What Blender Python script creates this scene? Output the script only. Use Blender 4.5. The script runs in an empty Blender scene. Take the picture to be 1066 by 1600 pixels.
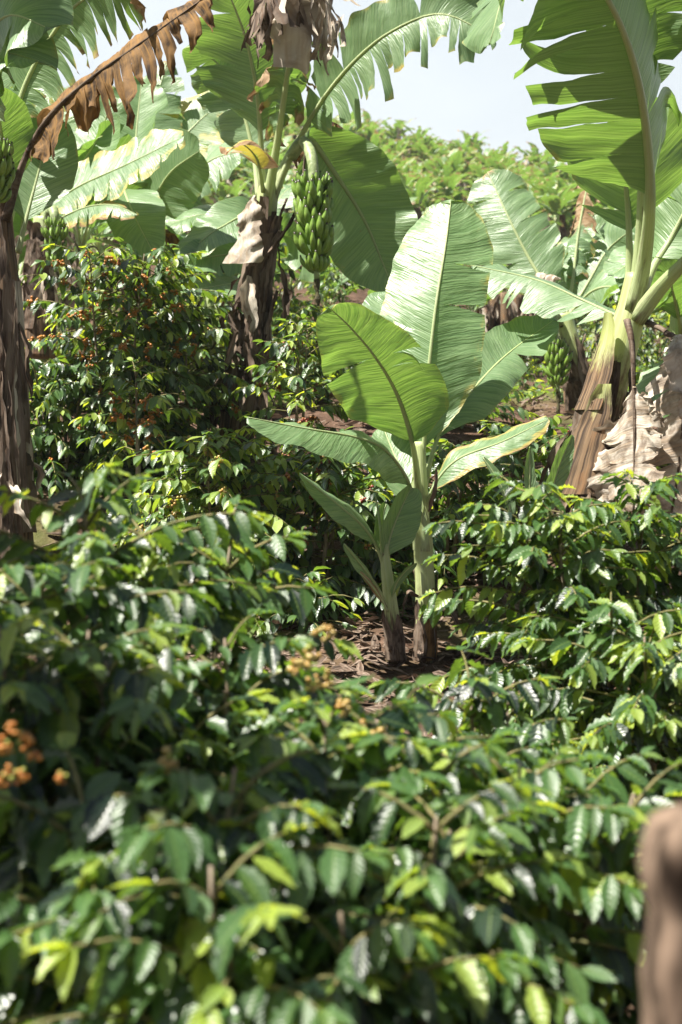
import bpy, math, random
import numpy as np
from mathutils import Vector, Matrix

sc = bpy.context.scene
R_ = math.radians
C = bpy.data.collections.new("plantation")
sc.collection.children.link(C)

# ------------------------------------------------------------------ camera
F = 2220.8                       # focal length in photo pixels (50 mm on 24 mm wide)
CAM = np.array((0.0, 0.0, 1.6))
TH = math.atan(160.0 / F)
cam_d = bpy.data.cameras.new("camera")
cam = bpy.data.objects.new("camera", cam_d)
C.objects.link(cam)
cam.location = CAM
cam.rotation_euler = (R_(90) - TH, 0, 0)
cam_d.sensor_fit = 'HORIZONTAL'
cam_d.sensor_width = 24.0
cam_d.lens = 50.0
cam_d.clip_start = 0.05
cam_d.clip_end = 2000
cam_d.dof.use_dof = True
cam_d.dof.focus_distance = 7.5
cam_d.dof.aperture_fstop = 3.3
sc.camera = cam
FW = np.array((0, math.cos(TH), -math.sin(TH)))
UP = np.array((0, math.sin(TH), math.cos(TH)))
RT = np.array((1.0, 0, 0))


def P(px, py, d):
    return CAM + FW * d + RT * ((px - 533) / F * d) - UP * ((py - 800) / F * d)


# ------------------------------------------------------------------ light
SUN_TO = Vector((-0.44, -0.17, 0.87)).normalized()
w = bpy.data.worlds.new("World")
sc.world = w
w.use_nodes = True
nt = w.node_tree
nt.nodes.clear()
sky = nt.nodes.new('ShaderNodeTexSky')
sky.sky_type = 'NISHITA'
sky.sun_disc = False
sky.sun_elevation = math.asin(SUN_TO.z)
sky.sun_rotation = math.atan2(SUN_TO.x, SUN_TO.y)
sky.air_density = 1.0
sky.dust_density = 2.0
tc = nt.nodes.new('ShaderNodeTexCoord')
mp = nt.nodes.new('ShaderNodeMapping')
mp.inputs['Scale'].default_value = (1, 1, 2.4)
ns = nt.nodes.new('ShaderNodeTexNoise')
ns.inputs['Scale'].default_value = 3.2
ns.inputs['Detail'].default_value = 6
ns.inputs['Roughness'].default_value = 0.55
rp = nt.nodes.new('ShaderNodeMapRange')
rp.inputs['From Min'].default_value = 0.3
rp.inputs['From Max'].default_value = 0.62
rp.inputs['To Min'].default_value = 0.76
rp.inputs['To Max'].default_value = 0.92
mx = nt.nodes.new('ShaderNodeMix')
mx.data_type = 'RGBA'
mx.inputs['B'].default_value = (12.2, 13.3, 14.1, 1)
bg = nt.nodes.new('ShaderNodeBackground')
bg.inputs['Strength'].default_value = 0.027
wo = nt.nodes.new('ShaderNodeOutputWorld')
nt.links.new(tc.outputs['Generated'], mp.inputs['Vector'])
nt.links.new(mp.outputs['Vector'], ns.inputs['Vector'])
nt.links.new(ns.outputs['Fac'], rp.inputs['Value'])
sz = nt.nodes.new('ShaderNodeSeparateXYZ')          # the cloud deck thins out towards the zenith
nt.links.new(tc.outputs['Generated'], sz.inputs[0])
rz_ = nt.nodes.new('ShaderNodeMapRange')
rz_.inputs['From Min'].default_value = 0.30
rz_.inputs['From Max'].default_value = 0.48
rz_.inputs['To Min'].default_value = 1.0
rz_.inputs['To Max'].default_value = 0.04
nt.links.new(sz.outputs['Z'], rz_.inputs['Value'])
mu = nt.nodes.new('ShaderNodeMath')
mu.operation = 'MULTIPLY'
nt.links.new(rp.outputs['Result'], mu.inputs[0])
nt.links.new(rz_.outputs['Result'], mu.inputs[1])
ry_ = nt.nodes.new('ShaderNodeMapRange')            # the bank lies ahead; the sky behind is clear
ry_.inputs['From Min'].default_value = -0.3
ry_.inputs['From Max'].default_value = 0.5
ry_.inputs['To Min'].default_value = 0.12
ry_.inputs['To Max'].default_value = 1.0
nt.links.new(sz.outputs['Y'], ry_.inputs['Value'])
mv = nt.nodes.new('ShaderNodeMath')
mv.operation = 'MULTIPLY'
nt.links.new(mu.outputs[0], mv.inputs[0])
nt.links.new(ry_.outputs['Result'], mv.inputs[1])
nt.links.new(mv.outputs[0], mx.inputs['Factor'])
nt.links.new(sky.outputs['Color'], mx.inputs['A'])
nt.links.new(mx.outputs['Result'], bg.inputs['Color'])
nt.links.new(bg.outputs['Background'], wo.inputs['Surface'])
sun_d = bpy.data.lights.new("sun", 'SUN')
sun_d.energy = 5.0
sun_d.angle = R_(0.5)
sun_d.color = (1.0, 0.95, 0.86)
sun = bpy.data.objects.new("sun", sun_d)
C.objects.link(sun)
sun.rotation_euler = SUN_TO.to_track_quat('Z', 'Y').to_euler()
sc.view_settings.view_transform = 'Standard'
sc.view_settings.look = 'None'
sc.view_settings.exposure = 1.5
sc.view_settings.gamma = 1.0
sc.cycles.max_bounces = 6
sc.cycles.diffuse_bounces = 2
sc.cycles.glossy_bounces = 2
sc.cycles.transmission_bounces = 4
sc.cycles.use_denoising = True

# ------------------------------------------------------------------ node helpers


class NT:
    def __init__(s, name):
        s.m = bpy.data.materials.new(name)
        s.m.use_nodes = True
        s.t = s.m.node_tree
        s.t.nodes.clear()
        s.out = s.t.nodes.new('ShaderNodeOutputMaterial')

    def _in(s, sock, v):
        if hasattr(v, 'links'):
            s.t.links.new(v, sock)
        else:
            sock.default_value = v if not isinstance(v, tuple) or len(v) != 3 or sock.type == 'VECTOR' else (*v, 1)

    def attr(s, name):
        n = s.t.nodes.new('ShaderNodeAttribute')
        n.attribute_name = name
        return n.outputs['Fac']

    def objcol(s):
        n = s.t.nodes.new('ShaderNodeObjectInfo')
        sp = s.t.nodes.new('ShaderNodeSeparateColor')
        s.t.links.new(n.outputs['Color'], sp.inputs[0])
        return sp.outputs[0], sp.outputs[1], sp.outputs[2], n.outputs['Random']

    def math(s, op, a, b=0.0, c=0.0, clamp=False):
        n = s.t.nodes.new('ShaderNodeMath')
        n.operation = op
        n.use_clamp = clamp
        for i, v in enumerate((a, b, c)):
            s._in(n.inputs[i], v)
        return n.outputs[0]

    def ramp(s, v, lo, hi, a=0.0, b=1.0, smooth=True):
        n = s.t.nodes.new('ShaderNodeMapRange')
        n.interpolation_type = 'SMOOTHSTEP' if smooth else 'LINEAR'
        s._in(n.inputs['Value'], v)
        s._in(n.inputs['From Min'], lo)
        s._in(n.inputs['From Max'], hi)
        s._in(n.inputs['To Min'], a)
        s._in(n.inputs['To Max'], b)
        return n.outputs['Result']

    def mix(s, f, a, b, mode='MIX'):
        n = s.t.nodes.new('ShaderNodeMix')
        n.data_type = 'RGBA'
        n.blend_type = mode
        s._in(n.inputs['Factor'], f)
        s._in(n.inputs[6], a)
        s._in(n.inputs[7], b)
        return n.outputs[2]

    def vec(s, x, y, z=0.0):
        n = s.t.nodes.new('ShaderNodeCombineXYZ')
        for i, v in enumerate((x, y, z)):
            s._in(n.inputs[i], v)
        return n.outputs[0]

    def coord(s, which='Object', scale=(1, 1, 1)):
        n = s.t.nodes.new('ShaderNodeTexCoord')
        m = s.t.nodes.new('ShaderNodeMapping')
        m.inputs['Scale'].default_value = scale
        s.t.links.new(n.outputs[which], m.inputs['Vector'])
        return m.outputs[0]

    def noise(s, vec, scale=5.0, detail=3.0, rough=0.5, dist=0.0):
        n = s.t.nodes.new('ShaderNodeTexNoise')
        s._in(n.inputs['Vector'], vec)
        n.inputs['Scale'].default_value = scale
        n.inputs['Detail'].default_value = detail
        n.inputs['Roughness'].default_value = rough
        n.inputs['Distortion'].default_value = dist
        return n.outputs['Fac']

    def bump(s, h, strength=0.3, dist=0.01):
        n = s.t.nodes.new('ShaderNodeBump')
        n.inputs['Strength'].default_value = strength
        n.inputs['Distance'].default_value = dist
        s._in(n.inputs['Height'], h)
        return n.outputs[0]

    def princ(s, col, rough=0.5, spec=0.5, normal=None):
        n = s.t.nodes.new('ShaderNodeBsdfPrincipled')
        s._in(n.inputs['Base Color'], col)
        s._in(n.inputs['Roughness'], rough)
        s._in(n.inputs['Specular IOR Level'], spec)
        if normal is not None:
            s._in(n.inputs['Normal'], normal)
        return n.outputs[0]

    def transl(s, col, normal=None):
        n = s.t.nodes.new('ShaderNodeBsdfTranslucent')
        s._in(n.inputs['Color'], col)
        if normal is not None:
            s._in(n.inputs['Normal'], normal)
        return n.outputs[0]

    def add(s, a, b):
        n = s.t.nodes.new('ShaderNodeAddShader')
        s.t.links.new(a, n.inputs[0])
        s.t.links.new(b, n.inputs[1])
        return n.outputs[0]

    def done(s, sh):
        s.t.links.new(sh, s.out.inputs['Surface'])
        return s.m


def make_banana_leaf_mat():
    """object colour: R = dry margin, G = yellowing, B = dry tip"""
    k = NT('banana_leaf')
    lu, lv, lm = k.attr('lu'), k.attr('lv'), k.attr('lm')
    dry, yel, tip, rnd = k.objcol()
    av = k.math('ABSOLUTE', lv)
    sl = k.math('MULTIPLY_ADD', av, -0.09, lm)
    off = k.math('MULTIPLY', rnd, 37.0)
    fine = k.noise(k.vec(k.math('MULTIPLY', sl, 85.0), k.math('MULTIPLY', lv, 0.9), off), 1.0, 2.0, 0.6)
    mid = k.noise(k.vec(k.math('MULTIPLY', sl, 14.0), k.math('MULTIPLY', lv, 1.2), off), 1.0, 3.0, 0.6)
    blot = k.noise(k.vec(k.math('MULTIPLY', lm, 7.0), k.math('MULTIPLY', lv, 3.5), off), 1.0, 5.0, 0.65)
    g = k.mix(k.ramp(fine, 0.3, 0.7), (0.085, 0.145, 0.068), (0.155, 0.220, 0.118))
    g = k.mix(k.ramp(mid, 0.35, 0.7, 0, 0.5), g, (0.085, 0.150, 0.062))
    geo = k.t.nodes.new('ShaderNodeNewGeometry')
    g = k.mix(k.math('MULTIPLY', rnd, 0.30), g, (0.11, 0.19, 0.055))
    # yellow zone
    y0 = k.math('MULTIPLY_ADD', blot, 0.9, k.math('MULTIPLY', av, 0.35))
    ym = k.ramp(y0, k.math('SUBTRACT', 1.16, k.math('MULTIPLY', yel, 0.95)), k.math('SUBTRACT', 1.32, k.math('MULTIPLY', yel, 0.95)))
    g = k.mix(ym, g, (0.30, 0.28, 0.09))
    # dry zone: margins and tip
    d0 = k.math('MULTIPLY_ADD', blot, 0.55, k.math('MULTIPLY', av, 0.55))
    d1 = k.math('SUBTRACT', 1.06, dry)
    dm = k.ramp(d0, d1, k.math('ADD', d1, 0.10))
    t0 = k.math('MULTIPLY_ADD', k.math('SUBTRACT', blot, 0.5), 0.35, lu)
    t1 = k.math('SUBTRACT', 1.12, tip)
    tm = k.ramp(t0, t1, k.math('ADD', t1, 0.08))
    dm = k.math('MAXIMUM', dm, tm)
    em = k.ramp(d0, k.math('SUBTRACT', d1, 0.10), k.math('ADD', d1, 0.05))
    g = k.mix(k.math('MULTIPLY', em, k.math('GREATER_THAN', dry, 0.02)), g, (0.34, 0.27, 0.07))
    spk = k.noise(k.vec(k.math('MULTIPLY', lm, 55.0), k.math('MULTIPLY', lv, 14.0), off), 1.0, 2.0, 0.5)
    g = k.mix(k.math('MULTIPLY', k.ramp(spk, 0.70, 0.75), k.ramp(blot, 0.45, 0.65)), g, (0.16, 0.10, 0.04))
    br = k.mix(k.ramp(mid, 0.3, 0.7), (0.13, 0.072, 0.035), (0.40, 0.30, 0.20))
    br = k.mix(k.ramp(fine, 0.35, 0.75, 0, 0.6), br, (0.22, 0.14, 0.075))
    col = k.mix(dm, g, br)
    mr = k.ramp(av, 0.012, 0.035, 1, 0)
    col = k.mix(k.math('MULTIPLY', mr, k.math('SUBTRACT', 1.0, dm)), col, (0.28, 0.34, 0.16))
    # transmitted light is yellower
    tg = k.mix(k.ramp(fine, 0.3, 0.7), (0.060, 0.115, 0.014), (0.110, 0.182, 0.026))
    tg = k.mix(ym, tg, (0.20, 0.165, 0.02))
    tcol = k.mix(dm, tg, k.mix(0.5, k.mix(0.4, br, (0.26, 0.13, 0.04)), (0, 0, 0)))
    tcol = k.mix(mr, tcol, (0.02, 0.03, 0.005))
    nrm = k.bump(k.math('ADD', fine, k.math('MULTIPLY', mid, 2.2)), 0.6, 0.009)
    rough = k.ramp(dm, 0, 1, 0.41, 0.9)
    sp = k.ramp(dm, 0, 1, 0.5, 0.1)
    return k.done(k.add(k.princ(col, rough, sp, nrm), k.transl(tcol, nrm)))


def make_dry_mat(name, dark, lightc, warm, tr=0.35):
    k = NT(name)
    lu, lv, lm = k.attr('lu'), k.attr('lv'), k.attr('lm')
    rnd = k.objcol()[3]
    off = k.math('MULTIPLY', rnd, 51.0)
    a = k.noise(k.vec(k.math('MULTIPLY', lm, 60.0), k.math('MULTIPLY', lv, 1.0), off), 1.0, 3.0, 0.6)
    b = k.noise(k.vec(k.math('MULTIPLY', lm, 9.0), k.math('MULTIPLY', lv, 2.6), off), 1.0, 4.0, 0.6)
    c = k.mix(k.ramp(b, 0.36, 0.62), dark, lightc)
    c = k.mix(k.ramp(a, 0.42, 0.72, 0, 0.8), c, warm)
    n = k.bump(k.math('ADD', a, k.math('MULTIPLY', b, 0.7)), 0.6, 0.01)
    t = k.mix(0.5, c, warm)
    t = k.mix(1 - tr, t, (0, 0, 0))
    return k.done(k.add(k.princ(c, 0.8, 0.2, n), k.transl(t, n)))


def make_stem_mat():
    """object colour: R = how much of the stem is brown, G = yellow rather than green"""
    k = NT('banana_stem')
    lu, lv, lm = k.attr('lu'), k.attr('lv'), k.attr('lm')
    dry, yel, blu, rnd = k.objcol()
    off = k.math('MULTIPLY', rnd, 23.0)
    ang = k.math('MULTIPLY', lv, 6.2832)
    cx, cy = k.math('COSINE', ang), k.math('SINE', ang)
    st = k.noise(k.vec(k.math('MULTIPLY', cx, 6.0), k.math('MULTIPLY_ADD', cy, 6.0, off), k.math('MULTIPLY', lm, 1.6)), 1.0, 4.0, 0.6)
    bl = k.noise(k.vec(k.math('MULTIPLY', cx, 1.5), k.math('MULTIPLY_ADD', cy, 1.5, off), k.math('MULTIPLY', lm, 6.0)), 1.0, 5.0, 0.65)
    g = k.mix(yel, (0.30, 0.39, 0.20), (0.33, 0.34, 0.11))
    g = k.mix(k.ramp(st, 0.4, 0.7, 0, 0.6), g, (0.40, 0.44, 0.28))
    br = k.mix(k.ramp(st, 0.35, 0.65), (0.035, 0.021, 0.013), (0.21, 0.135, 0.075))
    br = k.mix(k.ramp(bl, 0.5, 0.75, 0, 0.7), br, (0.27, 0.125, 0.045))
    e = k.math('ADD', k.math('MULTIPLY', k.math('SUBTRACT', st, 0.5), 0.15), k.math('MULTIPLY', k.math('SUBTRACT', bl, 0.5), 1.0))
    m = k.ramp(k.math('ADD', e, lu), k.math('SUBTRACT', dry, 0.20), k.math('ADD', dry, 0.14), 1, 0)
    c = k.mix(m, g, br)
    n = k.bump(k.math('ADD', st, k.math('MULTIPLY', bl, 0.5)), 0.45, 0.012)
    tl = k.mix(m, (0.16, 0.19, 0.06), (0.01, 0.006, 0.003))
    return k.done(k.add(k.princ(c, k.ramp(m, 0, 1, 0.42, 0.85), 0.45, n), k.transl(tl, n)))


def make_coffee_leaf_mat():
    k = NT('coffee_leaf')
    r, lu, lv = k.attr('rnd'), k.attr('lu'), k.attr('lv')
    av = k.math('ABSOLUTE', lv)
    ph = k.math('MULTIPLY_ADD', av, -2.6, k.math('MULTIPLY', lu, 16.0))
    wv = k.math('SINE', k.math('MULTIPLY', ph, 3.1416))
    c = k.mix(k.ramp(r, 0.0, 0.75), (0.003, 0.012, 0.006), (0.036, 0.082, 0.021))
    c = k.mix(k.ramp(r, 0.80, 0.99, 0, 1), c, (0.15, 0.20, 0.032))
    c = k.mix(k.ramp(av, 0.0, 0.10, 0.55, 0), c, (0.14, 0.20, 0.05))
    t = k.mix(k.ramp(r, 0.0, 0.8), (0.004, 0.017, 0.002), (0.110, 0.180, 0.014))
    t = k.mix(k.ramp(r, 0.80, 0.99, 0, 1), t, (0.34, 0.38, 0.02))
    n = k.bump(wv, 0.25, 0.0022)
    return k.done(k.add(k.princ(c, k.ramp(r, 0, 1, 0.36, 0.44), 0.6, n), k.transl(t, n)))


def make_simple(name, c1, c2, scale=20.0, rough=0.7, spec=0.3, stretch=(1, 1, 1), bs=0.4, detail=4.0, lo=0.35, hi=0.68):
    k = NT(name)
    v = k.coord('Object', stretch)
    a = k.noise(v, scale, detail, 0.6)
    c = k.mix(k.ramp(a, lo, hi), c1, c2)
    return k.done(k.princ(c, rough, spec, k.bump(a, bs, 0.01)))


def make_soil():
    k = NT('soil')
    v = k.coord('Object')
    a = k.noise(v, 1.3, 6, 0.65)
    b = k.noise(v, 14.0, 5, 0.7)
    c = k.mix(k.ramp(a, 0.35, 0.65), (0.042, 0.026, 0.018), (0.112, 0.068, 0.047))
    c = k.mix(k.ramp(b, 0.45, 0.75, 0, 0.6), c, (0.24, 0.16, 0.115))
    d = k.noise(v, 0.35, 4, 0.6)
    c = k.mix(k.ramp(d, 0.50, 0.66, 0, 0.6), c, (0.10, 0.13, 0.035))
    return k.done(k.princ(c, 0.95, 0.1, k.bump(b, 0.9, 0.04)))


def make_fruit(name, green):
    k = NT(name)
    lu, lv = k.attr('lu'), k.attr('lv')
    rnd = k.objcol()[3]
    v = k.coord('Object')
    a = k.noise(v, 40, 3)
    c = k.mix(k.ramp(a, 0.35, 0.7), (0.13, 0.235, 0.035), (0.21, 0.33, 0.065))
    c = k.mix(k.math('MULTIPLY', rnd, 0.4), c, (0.21, 0.29, 0.045))
    c = k.mix(k.ramp(lu, 0.90, 0.95), c, (0.03, 0.022, 0.012))
    return k.done(k.princ(c, 0.36, 0.5))


def make_cherry():
    k = NT('coffee_cherry')
    n = k.t.nodes.new('ShaderNodeObjectInfo')
    r = k.attr('rnd')
    c = k.mix(k.ramp(r, 0.1, 0.9, 0, 0.75), n.outputs['Color'], (0.36, 0.18, 0.035))
    c = k.mix(k.ramp(r, 0.86, 0.95), c, (0.27, 0.30, 0.05))
    return k.done(k.princ(c, 0.33, 0.5))


M_LEAF = make_banana_leaf_mat()
M_AMBER = make_dry_mat('amber_dry_leaf', (0.014, 0.009, 0.007), (0.17, 0.098, 0.042), (0.23, 0.122, 0.034), 0.42)
M_DRY = make_dry_mat('pale_dry_leaf', (0.17, 0.135, 0.105), (0.50, 0.455, 0.385), (0.33, 0.245, 0.165), 0.28)
M_SHEATH = make_dry_mat('dry_sheath', (0.032, 0.022, 0.016), (0.185, 0.142, 0.108), (0.095, 0.056, 0.033), 0.10)
M_STEM = make_stem_mat()
M_COFFEE = make_coffee_leaf_mat()
M_BARK = make_simple('coffee_bark', (0.16, 0.12, 0.085), (0.34, 0.28, 0.21), 30, 0.85, 0.2, (1, 1, 0.3))
M_TWIG = make_simple('coffee_twig', (0.10, 0.10, 0.035), (0.20, 0.17, 0.07), 30, 0.7)
M_SOIL = make_soil()
M_FRUIT = make_fruit('green_banana_skin', True)
M_STALK = make_simple('bunch_stalk', (0.17, 0.23, 0.09), (0.30, 0.36, 0.18), 25, 0.5, 0.4)
M_RACHIS = make_simple('bunch_tail', (0.035, 0.030, 0.018), (0.12, 0.11, 0.05), 60, 0.8, 0.2)
M_CHERRY = make_cherry()
M_POST = make_simple('weathered_post_wood', (0.024, 0.016, 0.011), (0.19, 0.135, 0.098), 24, 0.9, 0.15, (1, 1, 0.40), 0.8, 2.0, 0.40, 0.60)
M_LITTER = make_dry_mat('leaf_litter', (0.040, 0.027, 0.020), (0.23, 0.175, 0.135), (0.11, 0.065, 0.042), 0.12)

# ------------------------------------------------------------------ mesh helpers


def mesh_from(name, v, f, mats, attrs=None, fmat=None, smooth=True):
    me = bpy.data.meshes.new(name)
    v = np.ascontiguousarray(v, dtype=np.float32)
    f = np.asarray(f, dtype=np.int32)
    me.vertices.add(len(v))
    me.vertices.foreach_set('co', v.ravel())
    k = f.shape[1]
    me.loops.add(f.size)
    me.loops.foreach_set('vertex_index', f.ravel())
    me.polygons.add(len(f))
    me.polygons.foreach_set('loop_start', np.arange(0, f.size, k, dtype=np.int32))
    me.polygons.foreach_set('loop_total', np.full(len(f), k, dtype=np.int32))
    if smooth:
        me.polygons.foreach_set('use_smooth', np.ones(len(f), dtype=bool))
    for m in (mats if isinstance(mats, (list, tuple)) else [mats]):
        me.materials.append(m)
    if fmat is not None:
        me.polygons.foreach_set('material_index', np.asarray(fmat, dtype=np.int32))
    for n, a in (attrs or {}).items():
        at = me.attributes.new(n, 'FLOAT', 'POINT')
        at.data.foreach_set('value', np.ascontiguousarray(a, dtype=np.float32))
    me.update(calc_edges=True)
    return me


def join(parts):
    """parts: list of (v, f, attrs) -> one (v, f, attrs)"""
    vs, fs, o = [], [], 0
    at = {}
    for v, f, a in parts:
        vs.append(v)
        fs.append(f + o)
        o += len(v)
        for k_, x in a.items():
            at.setdefault(k_, []).append(x)
    return np.concatenate(vs), np.concatenate(fs), {k_: np.concatenate(x) for k_, x in at.items()}


def nrmz(a):
    return a / np.maximum(np.linalg.norm(a, axis=-1, keepdims=True), 1e-9)


def spline(pts, n):
    p = np.asarray(pts, float)
    if len(p) == 2:
        p = np.array([p[0], (p[0] + p[1]) / 2, p[1]])
    q = np.vstack([2 * p[0] - p[1], p, 2 * p[-1] - p[-2]])
    out = []
    for i in range(1, len(q) - 2):
        t = np.linspace(0, 1, 24, endpoint=False)[:, None]
        a, b, c, d = q[i - 1], q[i], q[i + 1], q[i + 2]
        out.append(0.5 * (2 * b + (c - a) * t + (2 * a - 5 * b + 4 * c - d) * t ** 2 + (3 * b - a - 3 * c + d) * t ** 3))
    out.append(p[-1:])
    o = np.vstack(out)
    s = np.concatenate([[0], np.cumsum(np.linalg.norm(np.diff(o, axis=0), axis=1))])
    u = np.linspace(0, s[-1], n + 1)
    return np.stack([np.interp(u, s, o[:, k]) for k in range(3)], 1), s[-1]


def wob(p, seed, f=1.0):
    """cheap smooth 3-D noise, three components"""
    r = np.random.RandomState(seed)
    o = np.zeros_like(p)
    for i in range(5):
        k = r.normal(size=(3, 3)) * f * (1.0 + 0.8 * i)
        ph = r.uniform(0, 6.28, 3)
        o += np.sin(p @ k.T + ph) / (1.0 + 0.7 * i)
    return o / 2.2


def tube(pts, radii, seg=8, n=24, seed=0, lump=0.0, flat=1.0):
    c, L = spline(pts, n)
    u = np.linspace(0, 1, n + 1)
    r = np.interp(u, np.linspace(0, 1, len(radii)), radii)
    t = nrmz(np.gradient(c, axis=0))
    ref = np.array((0.31, -0.9, 0.12)) if abs(t[n // 2][2]) > 0.6 else np.array((0, 0, 1.0))
    s = nrmz(np.cross(t, ref))
    b = np.cross(t, s)
    a = np.linspace(0, 2 * np.pi, seg, endpoint=False)
    ca, sa = np.cos(a), np.sin(a) * flat
    v = c[:, None] + r[:, None, None] * (s[:, None] * ca[None, :, None] + b[:, None] * sa[None, :, None])
    if lump:
        w = wob(v.reshape(-1, 3), seed, 9.0).reshape(v.shape)
        v = v + w * (lump * r[:, None, None])
    i, j = np.meshgrid(np.arange(n), np.arange(seg), indexing='ij')
    j2 = (j + 1) % seg
    f = np.stack([i * seg + j, i * seg + j2, (i + 1) * seg + j2, (i + 1) * seg + j], -1).reshape(-1, 4)
    v = v.reshape(-1, 3)
    # caps
    e0, e1 = len(v), len(v) + 1
    v = np.vstack([v, c[:1], c[-1:]])
    jj = np.arange(seg)
    j2 = (jj + 1) % seg
    f = np.vstack([f, np.stack([j2, jj, np.full(seg, e0), np.full(seg, e0)], 1)[:, [0, 1, 2, 2]] if False else np.zeros((0, 4), int)])
    caps = []
    for k_ in range(0, seg, 2):
        caps.append((e0, (k_ + 2) % seg, (k_ + 1) % seg, k_))
        o = n * seg
        caps.append((e1, o + k_, o + (k_ + 1) % seg, o + (k_ + 2) % seg))
    f = np.vstack([f, np.array(caps)])
    lu = np.concatenate([np.repeat(u, seg), [0, 1]])
    lv = np.concatenate([np.tile(a / (2 * np.pi), n + 1), [0, 0]])
    return v, f, {'lu': lu, 'lv': lv, 'lm': lu * L}


def lamina(pts, W, side, fold=(0.2, 0.2), curl=(0.0, 0.0), tears=(0, 0), hang=(0.0, 0.0), pet=0.15, N=56, M=7,
           seed=0, ripple=0.05, depth=0.35, gap=0.10, crumple=0.007, wtip=0.55, fwd=0.22, prof=None, at=None, spread=0.35, lenvar=0.1):
    rs = np.random.RandomState(seed + 11)
    c, L = spline(pts, 160)
    U = np.linspace(0, 1, 161)
    t = nrmz(np.gradient(c, axis=0))
    sd = np.asarray(side, float)
    if sd.ndim == 1:
        h = np.repeat(sd[None], 161, 0)
    else:
        h = np.stack([np.interp(U, np.linspace(0, 1, len(sd)), sd[:, k]) for k in range(3)], 1)
    s = nrmz(h - (h * t).sum(1, keepdims=True) * t)
    nn = np.cross(t, s)

    def I(a, u):
        return np.stack([np.interp(u, U, a[:, k]) for k in range(3)], 1)
    G = np.array((0, 0, -1.0))
    parts = []
    for si, sg in ((0, -1.0), (1, 1.0)):
        if at is not None and at[si] is not None:
            cuts = sorted(pet + (1 - pet) * x for x in at[si])
        else:
            k = tears[si]
            cuts = sorted(pet + (1 - pet) * np.clip((np.arange(k) + 0.5 + rs.uniform(-0.38, 0.38, k)) / max(k, 1), 0.03, 0.97)) if k else []
        b = [pet] + list(cuts) + [1.0]
        for a0, a1 in zip(b[:-1], b[1:]):
            nr = max(2, int(round(N * (a1 - a0) / (1 - pet))) + 1)
            u = np.linspace(a0, a1, nr)
            x = (u - pet) / (1 - pet)
            if prof is None:
                wd = np.minimum(1, 1 - (1 - np.clip(x / 0.30, 0, 1)) ** 2.2) * np.where(x > wtip, np.sqrt(np.clip(1 - ((x - wtip) / (1 - wtip)) ** 2.2, 0, 1)), 1)
                wd = wd * (0.80 + 0.20 * np.sin(np.pi * np.clip(x, 0, 1) ** 0.8))
            else:
                wd = np.interp(x, np.linspace(0, 1, len(prof)), prof)
            p, tt, ss, n2 = I(c, u), nrmz(I(t, u)), nrmz(I(s, u)), nrmz(I(nn, u))
            q = np.linspace(-1, 1, nr)
            multi = len(b) > 2
            dep = depth * rs.uniform(0.4, 1.5) if multi else 2.0
            dl = rs.normal(0, spread) if multi else 0.0
            tw = rs.normal(0, spread * 0.5) if multi else 0.0
            hg = hang[si] * rs.uniform(0.75, 1.15)
            wl = wd * W * (1.05 - lenvar * 2 * rs.rand() ** 1.5 if multi else 1.0)
            pos = p.copy()
            vv = np.linspace(0, 1, M + 1)
            rows = [pos.copy()]
            ph = rs.uniform(0, 6.28)
            for j in range(1, M + 1):
                v = vv[j]
                m = max(0.0, v - dep)
                th = fold[si] + curl[si] * v + dl * m * 1.6 + tw * m * q
                th = th * np.ones(nr)
                d = sg * ss * np.cos(th)[:, None] + n2 * np.sin(th)[:, None]
                fw = fwd + 0.55 * np.clip((x - 0.8) / 0.2, 0, 1) ** 2
                d = nrmz(d + tt * (fw * np.ones(nr))[:, None])
                hh = np.clip(hg * (v ** 0.7) * 1.15, 0, 0.97)
                d = nrmz(d * (1 - hh) + G * hh)
                pos = pos + d * (wl / M)[:, None]
                o = pos.copy()
                rp_ = ripple * W * v * v * (np.sin(u * L * 14 + ph + sg) + 0.6 * np.sin(u * L * 33 + ph * 2))
                o = o + n2 * rp_[:, None]
                if multi:
                    o = o - tt * (q * (a1 - a0) * L * gap * m * 1.4)[:, None]
                rows.append(o)
            g = np.stack(rows, 1)
            if crumple:
                ww = wob(g.reshape(-1, 3), seed + 5, 11.0).reshape(g.shape)
                g = g + ww * crumple * (0.25 + vv)[None, :, None]
                ww = wob(g.reshape(-1, 3), seed + 6, 34.0).reshape(g.shape)
                g = g + ww * crumple * 0.35 * (0.25 + vv)[None, :, None]
            i, j = np.meshgrid(np.arange(nr - 1), np.arange(M), indexing='ij')
            w1 = M + 1
            f = np.stack([i * w1 + j, i * w1 + j + 1, (i + 1) * w1 + j + 1, (i + 1) * w1 + j], -1).reshape(-1, 4)
            if sg < 0:
                f = f[:, ::-1]
            parts.append((g.reshape(-1, 3), f, {'lu': np.repeat(x, w1), 'lv': np.tile(sg * vv, nr), 'lm': np.repeat(u * L, w1)}))
    return join(parts)


def link(name, me, parent=None, color=None, label=None):
    o = bpy.data.objects.new(name, me)
    C.objects.link(o)
    if parent is not None:
        o.parent = parent
    if color is not None:
        o.color = (*color, 1)
    if label:
        o['label'] = label
    return o


def thing(name, label, cat, loc=(0, 0, 0), group=None):
    o = bpy.data.objects.new(name, None)
    C.objects.link(o)
    o.empty_display_size = 0.2
    o.location = loc
    o['label'] = label
    o['category'] = cat
    if group:
        o['group'] = group
    return o


def part(name, geo, mat, root, parent=None, color=None, label=None, off=None):
    v, f, a = geo
    base = np.array(root.location if off is None else off)
    return link(name, mesh_from(name, v - base, f, mat, a), parent or root, color, label)


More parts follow.
